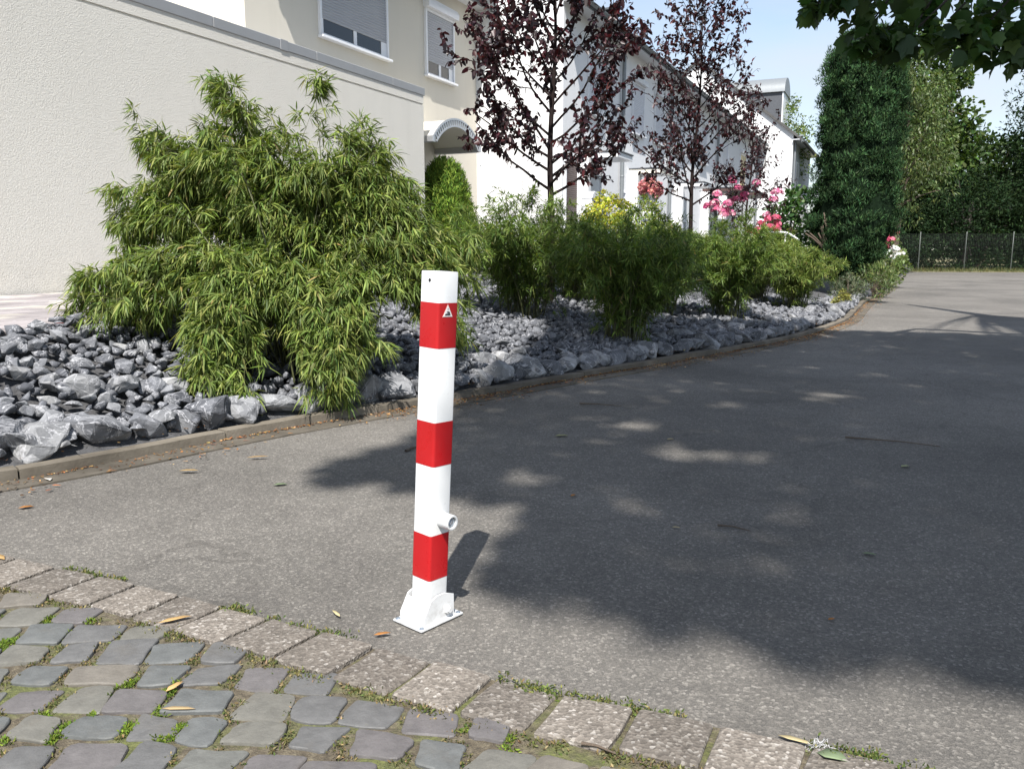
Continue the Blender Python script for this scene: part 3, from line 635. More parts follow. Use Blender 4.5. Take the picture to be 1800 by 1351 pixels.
for i, (a, b_, lab) in enumerate(spec):
    h = local_house('row_house', Q0 + UH * a, lab, group='white terraced houses'); wd = b_ - a; row.append(h)
    hb('wall', [(0, wd, 0, 9, .3, RE)], stucco_white, h); roof(h, -.06 if i == 0 else .0, wd, 9, RE, .70, .40); gutter(h, 0, wd, -.48, RE - .26)
    if i == 0:
        window(h, .10, .92, .6, 2.96, .0, None, brown); porch(h, 1.02)
        window(h, 1.5, 2.6, 4.1, 5.4, .0, .2, shutw)
        hb('house_number', [(.995, 1.03, -.30, -.285, 2.55, 2.68)], slate, h)
        downpipe(h, wd - .05, -.09, .5, RE - .05); window(h, 2.75, 3.05, 1.4, 2.3, .0, None, shutw)
    elif i == 1:
        porch(h, .85, z=3.0, cmat=acryl); window(h, .93, 2.1, 4.08, 5.4, .0, .16, shutw); window(h, 3.2, 4.3, 4.08, 5.4, .0, .16, shutw); downpipe(h, wd - .04, -.09, .5, RE - .05)
        window(h, .15, .5, 1.3, 2.5, .0, None, shutw)
    elif i == 2:
        porch(h, 1.0, z=3.0); window(h, .8, 2.0, 4.08, 5.4, .3, .16, shutw); window(h, 4.4, 5.6, 4.08, 5.4, .3, .16, shutw); downpipe(h, wd - .04, -.09, .5, RE - .05); porch(h, 5.2, proj=1.3, ln=2.6, z=3.1, cmat=brown, door=False)
    else:
        porch(h, 1.2, proj=1.5, ln=2.8, z=3.15, cmat=brown); window(h, 5.4, 7.0, 3.75, 5.25, .0, .16, plain('yellow_shutter', (.62, .52, .26), .5, var=.06)); window(h, 1.2, 2.4, 4.08, 5.4, .3, .16, shutw); downpipe(h, wd - .1, -.09, .5, RE - .05)
# chimneys and a small vent, on the roofs
def chim(par, x, y, z0, z1, wx, wy, mat, cap, nm='chimney'):
    c = hb(nm, [(x - wx / 2, x + wx / 2, y - wy / 2, y + wy / 2, z0, z1)], mat, par, bev=.01); boxes('chimney_cap', [(x - wx / 2 - .12, x + wx / 2 + .12, y - wy / 2 - .12, y + wy / 2 + .12, z1 + .12, z1 + .19)], cap, c); boxes('cap_stand', [(x - .2, x + .2, y - .2, y + .2, z1, z1 + .12)], cap, c)
chim(row[1], 1.6, 3.2, 7.8, 9.35, 1.0, .8, slate, slate); chim(row[2], .9, 4.3, 8.4, 10.25, 1.05, .6, brickm, slate); chim(row[2], 6.3, 4.2, 8.4, 9.9, 1.0, .7, slate, slate)
# far gabled house with a barrel dormer
E0 = Q0 + UH * 27.04 + NH * 1.7
far = local_house('gabled_house', E0, 'white gabled house with grey barrel dormer at the far end of row')
HD = 9.6; ZE = 6.55
bm = bmesh.new(); prism(bm, [(0, 0, .3), (0, 0, ZE), (0, HD / 2, ZE + .8 * HD / 2), (0, HD, ZE), (0, HD, .3)], (9, 0, 0)); from_bm('wall', bm, stucco_white, far, None, loc=Z5)
rf = roof(far, -.16, 9.1, HD, ZE, .8, .42); gutter(far, -.1, 9, -.5, ZE - .3); downpipe(far, .25, -.09, .5, ZE)
window(far, 1.6, 2.7, 3.9, 5.4, .0, None, shut); window(far, 1.6, 2.7, 1.3, 2.7, .3, None, shut)
dm = hb('dormer', [(2.2, 4.4, .9, 5.0, 7.0, 9.0)], slate, far)
bm = bmesh.new(); prism(bm, [(3.3 + 1.22 * math.cos(R(a)), .78, 9.0 + .85 * math.sin(R(a))) for a in range(0, 181, 15)], (0, 4.4, 0)); from_bm('dormer_roof', bm, zinc, dm, 35)
boxes('dormer_front', [(2.15, 4.45, .84, .895, 7.0, 9.0)], pvc, dm)

# ------------------------------------------------------------------ plants
def plant(name, base, label, cat, group=None): return empty(name, base, 0, label, cat, group)
BAMB = [(.118, .17, .036), (.155, .205, .046), (.19, .232, .058), (.08, .126, .03), (.24, .27, .08), (.13, .18, .05)]
BAMB2 = [(.085, .138, .03), (.112, .17, .036), (.14, .195, .044), (.062, .108, .025), (.17, .215, .054)]  # own green, darkened too: tree shade over these clumps is put into the colour
def bamboo(root, base, canes, nspray, nfan, ll, lw, pal, hang=.55, sl=.26, s0=.2, up=.25, sag=.2):
    """canes -> drooping side sprays -> fans of hanging leaves"""
    bx, by, bz = base; P, D, paths, LL, CC = [], [], [], [], []
    for B, C, T in canes:
        n = 9; pts = bez(B, C, T, np.linspace(0, 1, n)); paths.append((pts, np.linspace(.0065, .0012, n)))
        ln = np.linalg.norm(np.array(T) - np.array(C)) + np.linalg.norm(np.array(C) - np.array(B))
        k = max(3, int(nspray * ln * .7)); sv = np.append(s0 + (1 - s0) * rng.random(k - 1) ** .7, 1.0); c = bez(B, C, T, sv); tg = unit(bez(B, C, T, np.minimum(sv + .03, 1.03)) - c)
        out = c - np.array([bx, by, 0]); out[:, 2] = 0; out = unit(out)
        td = unit(tg * .55 + out * .45 + rng.normal(0, .5, (k, 3)) + np.array([0, 0, up]))
        for i in range(k):
            L_ = sl * rng.uniform(.45, 1.2) * (1.15 - .5 * sv[i]); d = td[i]; e = c[i] + d * L_ * .9 + np.array([0, 0, -sag * L_]); m = c[i] + d * L_ * .5 + np.array([0, 0, .05 * L_])
            paths.append((bez(c[i], m, e, np.linspace(0, 1, 4)), .0011)); tone = 1 + rng.normal(0, .16)
            fs = 1 - (np.arange(nfan) / nfan) ** 1.3 * .75; q = bez(c[i], m, e, fs) + rng.normal(0, .012, (nfan, 3)); ax = e - m; td2 = unit(ax + rng.normal(0, .35, (nfan, 3)) * math.sqrt(ax @ ax))
            mm = int(rng.integers(4, 8)); d2 = unit(td2[:, None] * .7 + rng.normal(0, .5, (nfan, mm, 3)) + np.array([0, 0, -hang])).reshape(-1, 3)
            P.append(np.repeat(q, mm, 0) + d2 * .004); D.append(d2); LL.append(ll * rng.uniform(.6, 1.25, len(d2))); CC.append(np.full(len(d2), tone))
    P = np.concatenate(P); D = np.concatenate(D); LL = np.concatenate(LL); n = len(P); P[:, 2] = np.maximum(P[:, 2], .05)
    col = pick_cols(n, pal, .16) * np.concatenate(CC)[:, None]; dry = rng.random(n) < .006; col[dry] = pick_cols(dry.sum(), [(.30, .24, .10), (.26, .19, .08)])
    me = leaf_mesh('leaves', P, D, rvec(n) * .7 + np.array([0, 0, 1.]), LL, lw * rng.uniform(.7, 1.25, n), LANCE, np.clip(col, .004, 1), f_bamboo, rng.uniform(.05, .4, n))
    link('foliage', me, parent=root, loc=(-bx, -by, -bz)); link('canes', tubes('canes', paths, cane_m, 4), parent=root, loc=(-bx, -by, -bz)); return n
def prof(xs, zs, x): return float(np.interp(x, xs, zs))
# the big drooping clump
bb = (-1.35, 5.44, tz1(-1.35, 5.44)); rt = plant('bamboo_clump', bb, 'large drooping bamboo clump on rocks in front of garage wall', 'bamboo')
canes = []
def cane(dx, dy, z, lift=None, r=.16):
    B = (bb[0] + rng.normal(0, r), bb[1] + rng.normal(0, r * .8), bb[2] - .02); T = (bb[0] + dx, bb[1] + dy, z); hi = lift if lift is not None else z + .25
    canes.append((B, (B[0] + dx * .35, B[1] + dy * .35, hi), T))
for dx, dy, z, l in [(-.50, .1, 2.08, 1.7), (-.46, .0, 1.98, 1.6), (-.40, .12, 1.9, 1.6), (-.33, .05, 1.88, 1.5), (-.52, .0, 1.75, 1.5), (-.3, .1, 1.7, 1.5), (.08, .1, 2.06, 1.5), (.05, .05, 1.8, 1.4), (-1.0, .05, 1.78, 1.6), (-.95, .0, 1.66, 1.6), (-.86, .1, 1.58, 1.5), (-1.15, .0, 1.34, 1.5), (-1.2, .1, 1.22, 1.5), (-1.1, .0, 1.1, 1.5),
                     (.35, .1, 1.72, 1.6), (.3, .0, 1.66, 1.6), (.45, .05, 1.6, 1.6), (.42, .1, 1.66, 1.55), (.6, .0, 1.42, 1.6), (.66, .1, 1.38, 1.5), (.7, .0, 1.2, 1.5)]: cane(dx, dy, z, l)
for i in range(9): cane(rng.normal(-1.24, .08), rng.normal(-.1, .12), rng.uniform(.55, .86), 1.25)
for i in range(8): cane(rng.normal(-.98, .1), rng.normal(-.3, .15), rng.uniform(.5, .95), 1.3)
for i in range(10): cane(rng.normal(-.33, .07), rng.normal(-.72, .05), rng.uniform(.16, .42), 1.4)
for i in range(6): cane(rng.normal(-.50, .08), rng.normal(-.58, .06), rng.uniform(.4, .7), 1.4)
for i in range(10): cane(rng.normal(.30, .06), rng.normal(-.66, .05), rng.uniform(.14, .4), 1.3)
for i in range(4): cane(rng.normal(.42, .06), rng.normal(-.5, .06), rng.uniform(.4, .65), 1.35)
for i in range(8): cane(rng.normal(.95, .08), rng.normal(-.15, .15), rng.uniform(.42, .8), 1.3)
for i in range(7): cane(rng.normal(.85, .12), rng.normal(.2, .15), rng.uniform(.8, 1.15), 1.4)
ox, oz = [-1.4, -1.2, -.95, -.5, -.2, .1, .4, .7, 1.05], [.8, 1.25, 1.6, 1.72, 1.62, 1.55, 1.65, 1.3, .8]
for i in range(78):
    dx = rng.uniform(-1.1, .85); dy = rng.uniform(-.26, .55) * (1 - .3 * abs(dx)); zt = prof(ox, oz, dx) - abs(dy) * .35; cane(dx, dy, zt * rng.uniform(.68, 1.0), zt + .25)
bamboo(rt, bb, canes, 20, 5, .090, .0098, BAMB, .34, .25)
# the smaller upright clumps
def clump(px, py, h, wd, lab, seed, pal=BAMB2, dens=1.0):
    z = tz1(px, py); rt = plant('bamboo_clump', (px, py, z), lab, 'bamboo', 'bamboo clumps in the rock bed'); cs = []
    for i in range(int(64 * dens)):
        a = rng.uniform(0, 6.28); r = wd * (.2 + .8 * math.sqrt(rng.random())); hh = 1.08 * h * rng.uniform(.6, 1.03) * (1 - .28 * (r / wd) ** 2)
        B = (px + rng.normal(0, .09), py + rng.normal(0, .09), z - .02); dx, dy = r * math.cos(a), r * math.sin(a)
        cs.append((B, (B[0] + dx * .25, B[1] + dy * .25, z + hh * .75), (px + dx, py + dy, z + hh * rng.uniform(.8, 1))))
    bamboo(rt, (px, py, z), cs, 20, 4, .092, .0092, pal, .0, .23, .06, .5, .08)
clump(.12, 8.79, 1.30, .80, 'bushy bamboo clump on rocks just right of the bollard', 1)
clump(.81, 10.78, 1.2, .64, 'dark bamboo clump behind the slim plum tree trunk', 2)
clump(1.08, 7.85, 1.18, .68, 'central bamboo clump standing nearest the kerb', 3, dens=1.1)
clump(2.54, 13.28, 1.1, .8, 'bamboo clump behind, beneath the middle plum tree', 4, BAMB)
clump(1.80, 10.2, 1.12, .66, 'bamboo clump between the central clump and the pink phlox', 5)
clump(2.66, 10.23, 1.18, .56, 'bamboo clump right of centre below the pink phlox', 6)
clump(3.75, 12.9, 1.12, .62, 'pale green bamboo clump below the handrail', 8, BAMB)
clump(4.18, 12.33, 1.02, .60, 'rightmost sunlit bamboo clump beside the conifer', 7, BAMB)

# plum trees with purple leaves
PLUM = [(.026, .010, .012), (.038, .012, .014), (.02, .010, .012), (.055, .013, .016), (.032, .014, .017)]
def plum(root, base, trunk_h, top, spread, nb, leaf, nl, lean=(0, 0), tr=.045, first=None):
    base = np.array(base, float); paths, P, D = [], [], []
    def twig(p, d, ln, r, depth):
        n = 6; q = [p]; dd = d
        for i in range(n): dd = unit(dd + rng.normal(0, .10, 3) + np.array([0, 0, .06])); q.append(q[-1] + dd * ln / n)
        q = np.array(q); paths.append((q, np.linspace(r, max(.0015, r * .35), n + 1)))
        if True:
            k = max(3, int(nl * ln * (1 if depth == 0 else .55))); s = rng.random(k) ** .8 if depth == 0 else rng.uniform(.12, 1, k); i0 = np.minimum((s * n).astype(int), n - 1); fr = s * n - i0; pp = q[i0] + (q[i0 + 1] - q[i0]) * fr[:, None]; P.append(pp); D.append(unit((q[-1] - q[0])[None] * .5 + rng.normal(0, .6, (k, 3)) + np.array([0, 0, -.15])))
        if depth > 0:
            for j in range(int(rng.integers(4, 7))):
                s = rng.uniform(.2, .98); i0 = min(int(s * n), n - 1); pp = q[i0] + (q[i0 + 1] - q[i0]) * (s * n - i0)
                axis = unit(q[-1] - q[0]); o = rng.normal(size=3); o -= axis * (o @ axis); o = unit(o); d2 = unit(axis * .75 + o * .75 + np.array([0, 0, .12])); twig(pp, d2, ln * rng.uniform(.35, .6) * (1.1 - .4 * s), max(.002, r * .45), depth - 1)
    H = top - base[2]; n = 14; tk = np.array([base + np.array([lean[0] * i / n + .02 * math.sin(i * .8), lean[1] * i / n, H * .96 * i / n]) for i in range(n + 1)])
    paths.append((tk, np.concatenate([[tr * 1.25], np.linspace(tr, .006, n)])))
    for i in range(nb):
        s = (trunk_h + (H * .93 - trunk_h) * (i / nb) ** 1.1) / (H * .96); i0 = min(int(s * n), n - 1); pp = tk[i0] + (tk[i0 + 1] - tk[i0]) * (s * n - i0)
        a = i * 2.4 + rng.uniform(-.4, .4); el = .42 + .65 * i / nb; d = np.array([math.cos(a), math.sin(a), math.tan(el)]); ln = spread * (1.05 - .55 * (i / nb)) / max(.6, math.cos(el)) * rng.uniform(.65, 1.0); twig(pp, unit(d), ln, tr * .38 * (1 - .5 * i / nb), 2 if ln > .55 else 1)
    P = np.concatenate(P); D = np.concatenate(D); n = len(P); D[:, 2] -= .35
    col = pick_cols(n, PLUM, .3); L_ = leaf * rng.uniform(.65, 1.25, n)
    link('crown', leaf_mesh('leaves', P, D, rvec(n) + np.array([0, 0, .6]), L_, L_ * .58, OVAL, col, f_plum, .15), parent=root, loc=tuple(-base)); link('trunk', tubes('trunk', paths, plumstem, 7), parent=root, loc=tuple(-base))
b1 = (.45, 10.14, tz1(.45, 10.14)); plum(plant('plum_tree', b1, 'purple leaved plum tree with slim dark trunk in front of white house', 'tree', 'purple plum trees'), b1, 1.30, 4.9, 1.38, 34, .076, 35, (.05, 0), .048)
b2 = (2.92, 14.0, .45); plum(plant('plum_tree', b2, 'open crowned purple plum tree standing against the sky, right of centre', 'tree', 'purple plum trees'), b2, 1.25, 4.85, 1.35, 28, .072, 25, (.15, 0), .042)
b3 = (4.27, 15.5, .4); plum(plant('plum_tree', b3, 'thin twiggy purple plum sapling behind the pink phlox', 'tree', 'purple plum trees'), b3, .7, 3.5, .95, 18, .055, 24, (.1, 0), .028)

# generic clumped crowns
def crown_mesh(name, centres, radii, per, ls, lw, pal, mat, tm=QUAD, shell=.55, up=.3, droop=.1, squash=.85, jit=.22, shade=.16):
    P, N, C = [], [], []
    for c, r in zip(centres, radii):
        k = max(4, int(per * rng.uniform(.8, 1.2))); d = rvec(k); rr = r * (shell + (1 - shell) * rng.random(k)) ** .8; p = np.asarray(c) + d * rr[:, None] * np.array([1, 1, squash])
        P.append(p); N.append(d); C.append(pick_cols(k, pal, jit) * (1 + rng.normal(0, shade)))
    P = np.concatenate(P); N = np.concatenate(N); C = np.clip(np.concatenate(C), .002, 1); n = len(P); L_ = ls * rng.uniform(.6, 1.35, n)
    D = unit(N * .5 + rng.normal(0, .7, (n, 3)) + np.array([0, 0, up]))
    return leaf_mesh(name, P, D, N + rng.normal(0, .5, (n, 3)), L_, L_ * lw, tm, C, mat, droop)
def ellip_clumps(c, rad, n, r0, r1, inner=.25, bottom=-.9):
    d = rvec(n * 3); d = d[d[:, 2] > bottom][:n]; s = np.where(rng.random(len(d)) < inner, rng.uniform(.3, .75, len(d)), rng.uniform(.78, 1.02, len(d)))
    return np.asarray(c) + d * s[:, None] * np.asarray(rad), rng.uniform(r0, r1, len(d))
def trunk_limbs(base, top, r, targets, mat, name='trunk', lim=.35):
    base = np.array(base, float); top = np.array(top, float); n = 8; P = np.array([base + (top - base) * i / n + np.array([.05 * math.sin(i), .05 * math.cos(i * 1.3), 0]) * r * 4 for i in range(n + 1)])
    paths = [(P, np.linspace(r * 1.25, r * .45, n + 1))]
    for t in targets:
        s = rng.uniform(.45, .98); i0 = min(int(s * n), n - 1); p = P[i0]; m = (p + t) / 2 + np.array([0, 0, .12 * np.linalg.norm(t - p)]); paths.append((bez(p, m, t, np.linspace(0, 1, 7)), np.linspace(r * lim, r * .05, 7)))
    return tubes(name, paths, mat, 8)
def tree(name, base, top, trunk_r, crown_c, crown_r, ncl, cr, per, ls, lw, pal, label, cat='tree', group=None, mat=None, tm=QUAD, bmat=None, **kw):
    rt = plant(name, base, label, cat, group); c, r = ellip_clumps(crown_c, crown_r, ncl, *cr); lo = tuple(-x for x in base)
    link('crown', crown_mesh('leaves', c, r, per, ls, lw, pal, mat or f_tree, tm, **kw), parent=rt, loc=lo)
    tg = c[rng.permutation(len(c))[:min(len(c), 22)]]; link('trunk', trunk_limbs(base, (crown_c[0], crown_c[1], crown_c[2] + crown_r[2] * .5), trunk_r, tg, bmat or bark_g), parent=rt, loc=lo); return rt
GRN = [(.05, .095, .022), (.07, .125, .028), (.04, .08, .02), (.09, .145, .035)]
DRK = [(.013, .027, .011), (.018, .036, .014), (.010, .022, .009), (.025, .045, .016)]  # dark foliage; the yews' deep shade behind the fence is put into these colours
LITE = [(.11, .16, .045), (.14, .19, .06), (.085, .135, .035), (.17, .21, .07)]
# bright thuja beside the garage corner
tb = (-1.30, 16.35, .55); rt = plant('thuja', tb, 'bright green rounded thuja between garage corner and arched canopy', 'shrub')
hs = np.linspace(.05, 2.02, 22); cs, rs = [], []
for h in hs:
    wr = .58 * math.sqrt(max(.03, 1 - ((h - .55) / 1.55) ** 2)); k = max(4, int(30 * wr / .55))
    for i in range(k): a = rng.uniform(0, 6.28); cs.append((tb[0] + wr * .78 * math.cos(a), tb[1] + wr * .78 * math.sin(a), tb[2] + h)); rs.append(.15)
    for i in range(k // 2): a = rng.uniform(0, 6.28); cs.append((tb[0] + wr * .4 * math.cos(a), tb[1] + wr * .4 * math.sin(a), tb[2] + h)); rs.append(.2)
link('foliage', crown_mesh('leaves', cs, rs, 80, .075, .2, [(.16, .24, .035), (.11, .19, .03), (.20, .27, .05), (.07, .13, .025)], f_con, LANCE, up=1.1, droop=-.05), parent=rt, loc=tuple(-x for x in tb))
link('stem', tubes('stem', [(np.array([tb, (tb[0], tb[1], 1.2), (tb[0], tb[1], 2.3)]), np.array([.05, .04, .01]))], bark_g, 7), parent=rt, loc=tuple(-x for x in tb))
# tall clipped column conifer: tiers with breaks, narrow foot
cb = (6.62, 16.4, .14); rt = plant('columnar_conifer', cb, 'tall dark green clipped columnar conifer leaning over the kerb', 'tree')
zs = [.05, .35, .7, 1.1, 1.6, 2.3, 2.75, 3.5, 4.2, 4.6, 4.85]; ws = [.22, .42, .66, .84, .88, .80, .82, .78, .76, .70, .45]; oxs = [.0, -.02, -.05, -.05, .02, .04, .04, .05, .06, .08, .08]
cs, rs = [], []
for z in np.arange(.06, 4.85, .085):
    wr = np.interp(z, zs, ws); wr *= 1 - .26 * math.exp(-((z - 1.62) / .07) ** 2) - .26 * math.exp(-((z - 2.72) / .07) ** 2) - .2 * math.exp(-((z - 1.05) / .06) ** 2) - .14 * math.exp(-((z - 2.1) / .06) ** 2)
    for i in range(int(6 + 26 * wr)):
        a = rng.uniform(0, 6.28); wr_ = wr; wr = wr * (1 + .07 * math.sin(a * 5 + z * 3.1) + .05 * math.sin(a * 9 - z * 7.3)); cs.append((cb[0] + np.interp(z, zs, oxs) + (wr - .10) * math.cos(a) * rng.uniform(.93, 1.06), cb[1] + (wr - .10) * math.sin(a), cb[2] + z)); rs.append(rng.uniform(.07, .13))
        if i % 3 == 0: cs.append((cb[0] + np.interp(z, zs, oxs) + max(.05, wr - .26) * math.cos(a), cb[1] + max(.05, wr - .26) * math.sin(a), cb[2] + z)); rs.append(.16)
        wr = wr_
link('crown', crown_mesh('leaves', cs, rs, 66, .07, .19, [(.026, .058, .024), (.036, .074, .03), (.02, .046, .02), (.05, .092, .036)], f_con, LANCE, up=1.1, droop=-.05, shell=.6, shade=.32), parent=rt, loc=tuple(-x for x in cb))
def core(root, base, zz_, rr_, ox_, mat, name='inner_twigs'):
    V, F, m = [], [], 18
    for i, z in enumerate(zz_):
        for a in range(m): V.append((ox_[i] + rr_[i] * math.cos(6.2832 * a / m) * rng.uniform(.92, 1.08), rr_[i] * math.sin(6.2832 * a / m) * rng.uniform(.92, 1.08), z))
    for i in range(len(zz_) - 1):
        for a in range(m): F.append((i * m + a, i * m + (a + 1) % m, (i + 1) * m + (a + 1) % m, (i + 1) * m + a))
    link(name, np_mesh(name, V, [F, ] , mat), parent=root)
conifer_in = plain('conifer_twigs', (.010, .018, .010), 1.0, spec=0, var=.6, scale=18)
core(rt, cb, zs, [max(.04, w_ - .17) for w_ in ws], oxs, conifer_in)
pth = [(np.array([cb, (cb[0], cb[1], 1.5), (cb[0] + .05, cb[1], 4.4)]), np.array([.11, .09, .02]))]
for i in range(9):
    a = rng.uniform(2.4, 4.2); p0 = np.array([cb[0] - .35 + rng.normal(0, .08), cb[1] - .2, cb[2] + .55]); pth.append((bez(p0, p0 + (-.25, -.1, .4), p0 + (-.35 + rng.normal(0, .12), -.15, .75 + rng.normal(0, .15)), np.linspace(0, 1, 6)), np.linspace(.035, .012, 6)))
link('trunk', tubes('trunk', pth, bark_g, 7), parent=rt, loc=tuple(-x for x in cb))
# garden shrubs behind the bamboo
def shrub(name, base, rad, ncl, cr, per, ls, lw, pal, label, tm=OVAL, mat=None, cz=.5, **kw):
    rt = plant(name, base, label, 'shrub'); c, r = ellip_clumps((base[0], base[1], base[2] + rad[2] * cz * 2), rad, ncl, *cr, bottom=-.8); lo = tuple(-x for x in base)
    link('foliage', crown_mesh('leaves', c, r, per, ls, lw, pal, mat or f_tree, tm, **kw), parent=rt, loc=lo)
    tg = c[:14]; link('stems', tubes('stems', [(bez(base, (base[0], base[1], (base[2] + t[2]) / 2), t, np.linspace(0, 1, 5)), np.linspace(.012, .003, 5)) for t in tg], bark_g, 5), parent=rt, loc=lo); return rt
shrub('golden_shrub', (1.68, 14.6, .52), (.5, .4, .72), 50, (.09, .15), 70, .055, .55, [(.42, .40, .04), (.50, .46, .06), (.33, .36, .05), (.25, .30, .05)], 'golden yellow shrub in front of the white mailbox')
shrub('box_shrub', (2.30, 14.1, .50), (.62, .45, .66), 70, (.10, .16), 90, .042, .55, [(.15, .21, .035), (.20, .25, .045), (.10, .16, .03), (.28, .31, .06)], 'rounded light green box shrub beneath the pink hanging flowers')
shrub('leafy_shrub', (5.62, 17.2, .4), (.50, .45, .92), 46, (.13, .22), 34, .10, .68, [(.045, .10, .03), (.06, .125, .035), (.035, .08, .025), (.09, .16, .05)], 'broad leaved green shrub left of the columnar conifer')
shrub('clipped_shrub', (4.75, 15.2, .38), (.5, .4, .36), 34, (.08, .14), 50, .035, .5, [(.12, .20, .03), (.16, .24, .04)], 'low clipped green shrub under the white handrail')
shrub('leafy_shrub', (6.9, 19.5, .3), (.8, .6, .7), 30, (.18, .26), 40, .09, .6, GRN, 'low green shrub hidden behind the columnar conifer')
# tall seed stalks by the white wall
for (x, y, zt, lab) in ((.02, 12.0, 2.02, 'dry grass with tall seed stalks before the white side wall'),):
    rt = plant('seed_grass', (x, y, .5), lab, 'grass'); pth, P, D = [], [], []
    for i in range(11):
        dx = rng.uniform(-.45, .5); tp = np.array([x + dx, y + rng.normal(0, .08), .5 + (zt - .5) * rng.uniform(.7, 1.0)]); q = bez((x + dx * .7, y, .48), (x + dx * .85, y, 1.2), tp, np.linspace(0, 1, 7)); pth.append((q, np.linspace(.004, .0015, 7)))
        k = 12; s = rng.uniform(.75, 1.0, k); pp = bez((x + dx * .7, y, .48), (x + dx * .85, y, 1.2), tp, s); P.append(pp); D.append(unit(rng.normal(0, .5, (k, 3)) + np.array([0, 0, .8])))
    P = np.concatenate(P); D = np.concatenate(D); link('seed_heads', leaf_mesh('heads', P, D, rvec(len(P)), .03, .008, LANCE, pick_cols(len(P), [(.18, .13, .09), (.12, .09, .07)]), f_dry), parent=rt, loc=(-x, -y, -.5)); link('stalks', tubes('stalks', pth, bark_g, 5), parent=rt, loc=(-x, -y, -.5))
# flowers
def flower_plant(name, base, h, wd, heads, hr, fl_pal, label, nfl=26, fs=.035, leafpal=GRN, cat='flower', spread=None):
    rt = plant(name, base, label, cat, None); lo = tuple(-x for x in base); pth, P, D = [], [], []
    hc = []
    for i in range(heads):
        a = rng.uniform(0, 6.28); r = wd * math.sqrt(rng.random()); hh = h * rng.uniform(.72, 1.0); t = np.array([base[0] + r * math.cos(a), base[1] + r * math.sin(a) * .7, base[2] + hh]); hc.append(t)
        q = bez(base, (base[0] + .4 * (t[0] - base[0]), base[1], base[2] + hh * .6), t, np.linspace(0, 1, 6)); pth.append((q, np.linspace(.006, .003, 6)))
        k = 30; s = rng.uniform(.15, .93, k); P.append(bez(base, (base[0] + .4 * (t[0] - base[0]), base[1], base[2] + hh * .6), t, s)); D.append(unit(rng.normal(0, 1, (k, 3)) * np.array([1, 1, .3]) + np.array([0, 0, .15])))
    P = np.concatenate(P); D = np.concatenate(D); n = len(P)
    link('stems', tubes('stems', pth, cane_m, 5), parent=rt, loc=lo); link('leaves', leaf_mesh('leaves', P, D, np.tile([0, 0, 1.], (n, 1)), .085 * rng.uniform(.6, 1.2, n), .022, LANCE, pick_cols(n, leafpal), f_tree, .3), parent=rt, loc=lo)
    for c in hc:
        k = nfl; d = rvec(k); d[:, 2] = np.abs(d[:, 2]) * 1.0 - .25; p = c + unit(d) * hr * np.array([1, 1, .8]) * rng.uniform(.7, 1.05, (k, 1)); o = []
        # five petals to every floret
        nn = np.repeat(unit(d), 5, 0); pp = np.repeat(p, 5, 0); e1 = unit(np.cross(nn, np.array([.3, .9, .2]))); e2 = np.cross(nn, e1); an = np.tile(np.arange(5) * 1.2566, k)[:, None]; dd = e1 * np.cos(an) + e2 * np.sin(an) + nn * .25
        cl = np.repeat(pick_cols(k, fl_pal, .15), 5, 0); link('flower_head', leaf_mesh('florets', pp, dd, nn, fs, fs * .8, QUAD, cl, f_petal), parent=rt, loc=lo)
    return rt
PINK = [(.60, .17, .30), (.68, .30, .41), (.52, .10, .22), (.72, .46, .52)]
RED = [(.50, .06, .13), (.60, .10, .18), (.55, .18, .24)]
flower_plant('phlox', (3.30, 13.6, .45), 1.42, .26, 11, .075, PINK, 'tall pink phlox with clustered heads, leftmost of the phlox')
flower_plant('phlox', (3.85, 14.3, .45), 1.72, .26, 8, .07, PINK[:3], 'tallest pink phlox in front of the plum sapling')
flower_plant('phlox', (4.30, 14.0, .42), 1.12, .34, 9, .065, RED, 'reddish pink phlox right of the plum sapling')
flower_plant('phlox', (4.55, 14.9, .42), 1.60, .16, 4, .08, PINK, 'pale pink phlox against the white gable wall')
# standard of pink begonias on a white stand
pb = (2.72, 16.6, .55); rt = plant('flower_stand', pb, 'ball of salmon pink flowers on a white slatted stand by the door', 'flowers'); lo = tuple(-x for x in pb)
boxes('stand', [(-.19, -.15, -.15, -.11, 0, 1.32), (.15, .19, -.15, -.11, 0, 1.32), (-.19, -.15, .11, .15, 0, 1.32), (.15, .19, .11, .15, 0, 1.32)], pvc, rt, bev=.004)
for i in range(9): boxes('slat', [(-.15, .15, -.14, -.12, .35 + i * .11, .41 + i * .11)], pvc, rt, bev=.003)
bm = bmesh.new(); bmesh.ops.create_cone(bm, cap_ends=True, segments=20, radius1=.10, radius2=.16, depth=.2, matrix=Matrix.Translation((0, 0, 1.42))); from_bm('pot', bm, pvc, rt, 40)
c, r = ellip_clumps((pb[0], pb[1], pb[2] + 1.62), (.21, .21, .18), 60, .04, .07); link('blooms', crown_mesh('blooms', c, r, 34, .05, .85, [(.62, .24, .25), (.70, .34, .33), (.55, .2, .22), (.72, .44, .38)], f_petal, OVAL), parent=rt, loc=lo)
c, r = ellip_clumps((pb[0], pb[1], pb[2] + 1.56), (.17, .17, .15), 16, .05, .08); link('foliage', crown_mesh('leaves', c, r, 16, .05, .7, GRN, f_tree, OVAL), parent=rt, loc=lo)
# mailbox with a pitched lid on a post
mb = empty('mailbox', (1.56, 17.0, .55), HROT, 'white mailbox with rounded lid standing beside the first porch', 'mailbox')
boxes('post', [(-.03, .03, -.03, .03, 0, 1.1)], pvc, mb); boxes('body', [(-.19, .19, -.11, .11, 1.1, 1.44)], pvc, mb, bev=.01)
bm = bmesh.new(); prism(bm, [(.2 * math.cos(R(a)), -.125, 1.442 + .14 * math.sin(R(a))) for a in range(0, 181, 20)], (0, .25, 0)); from_bm('lid', bm, pvc, mb, 30); boxes('slot', [(-.13, .13, -.118, -.112, 1.36, 1.385)], dark, mb)
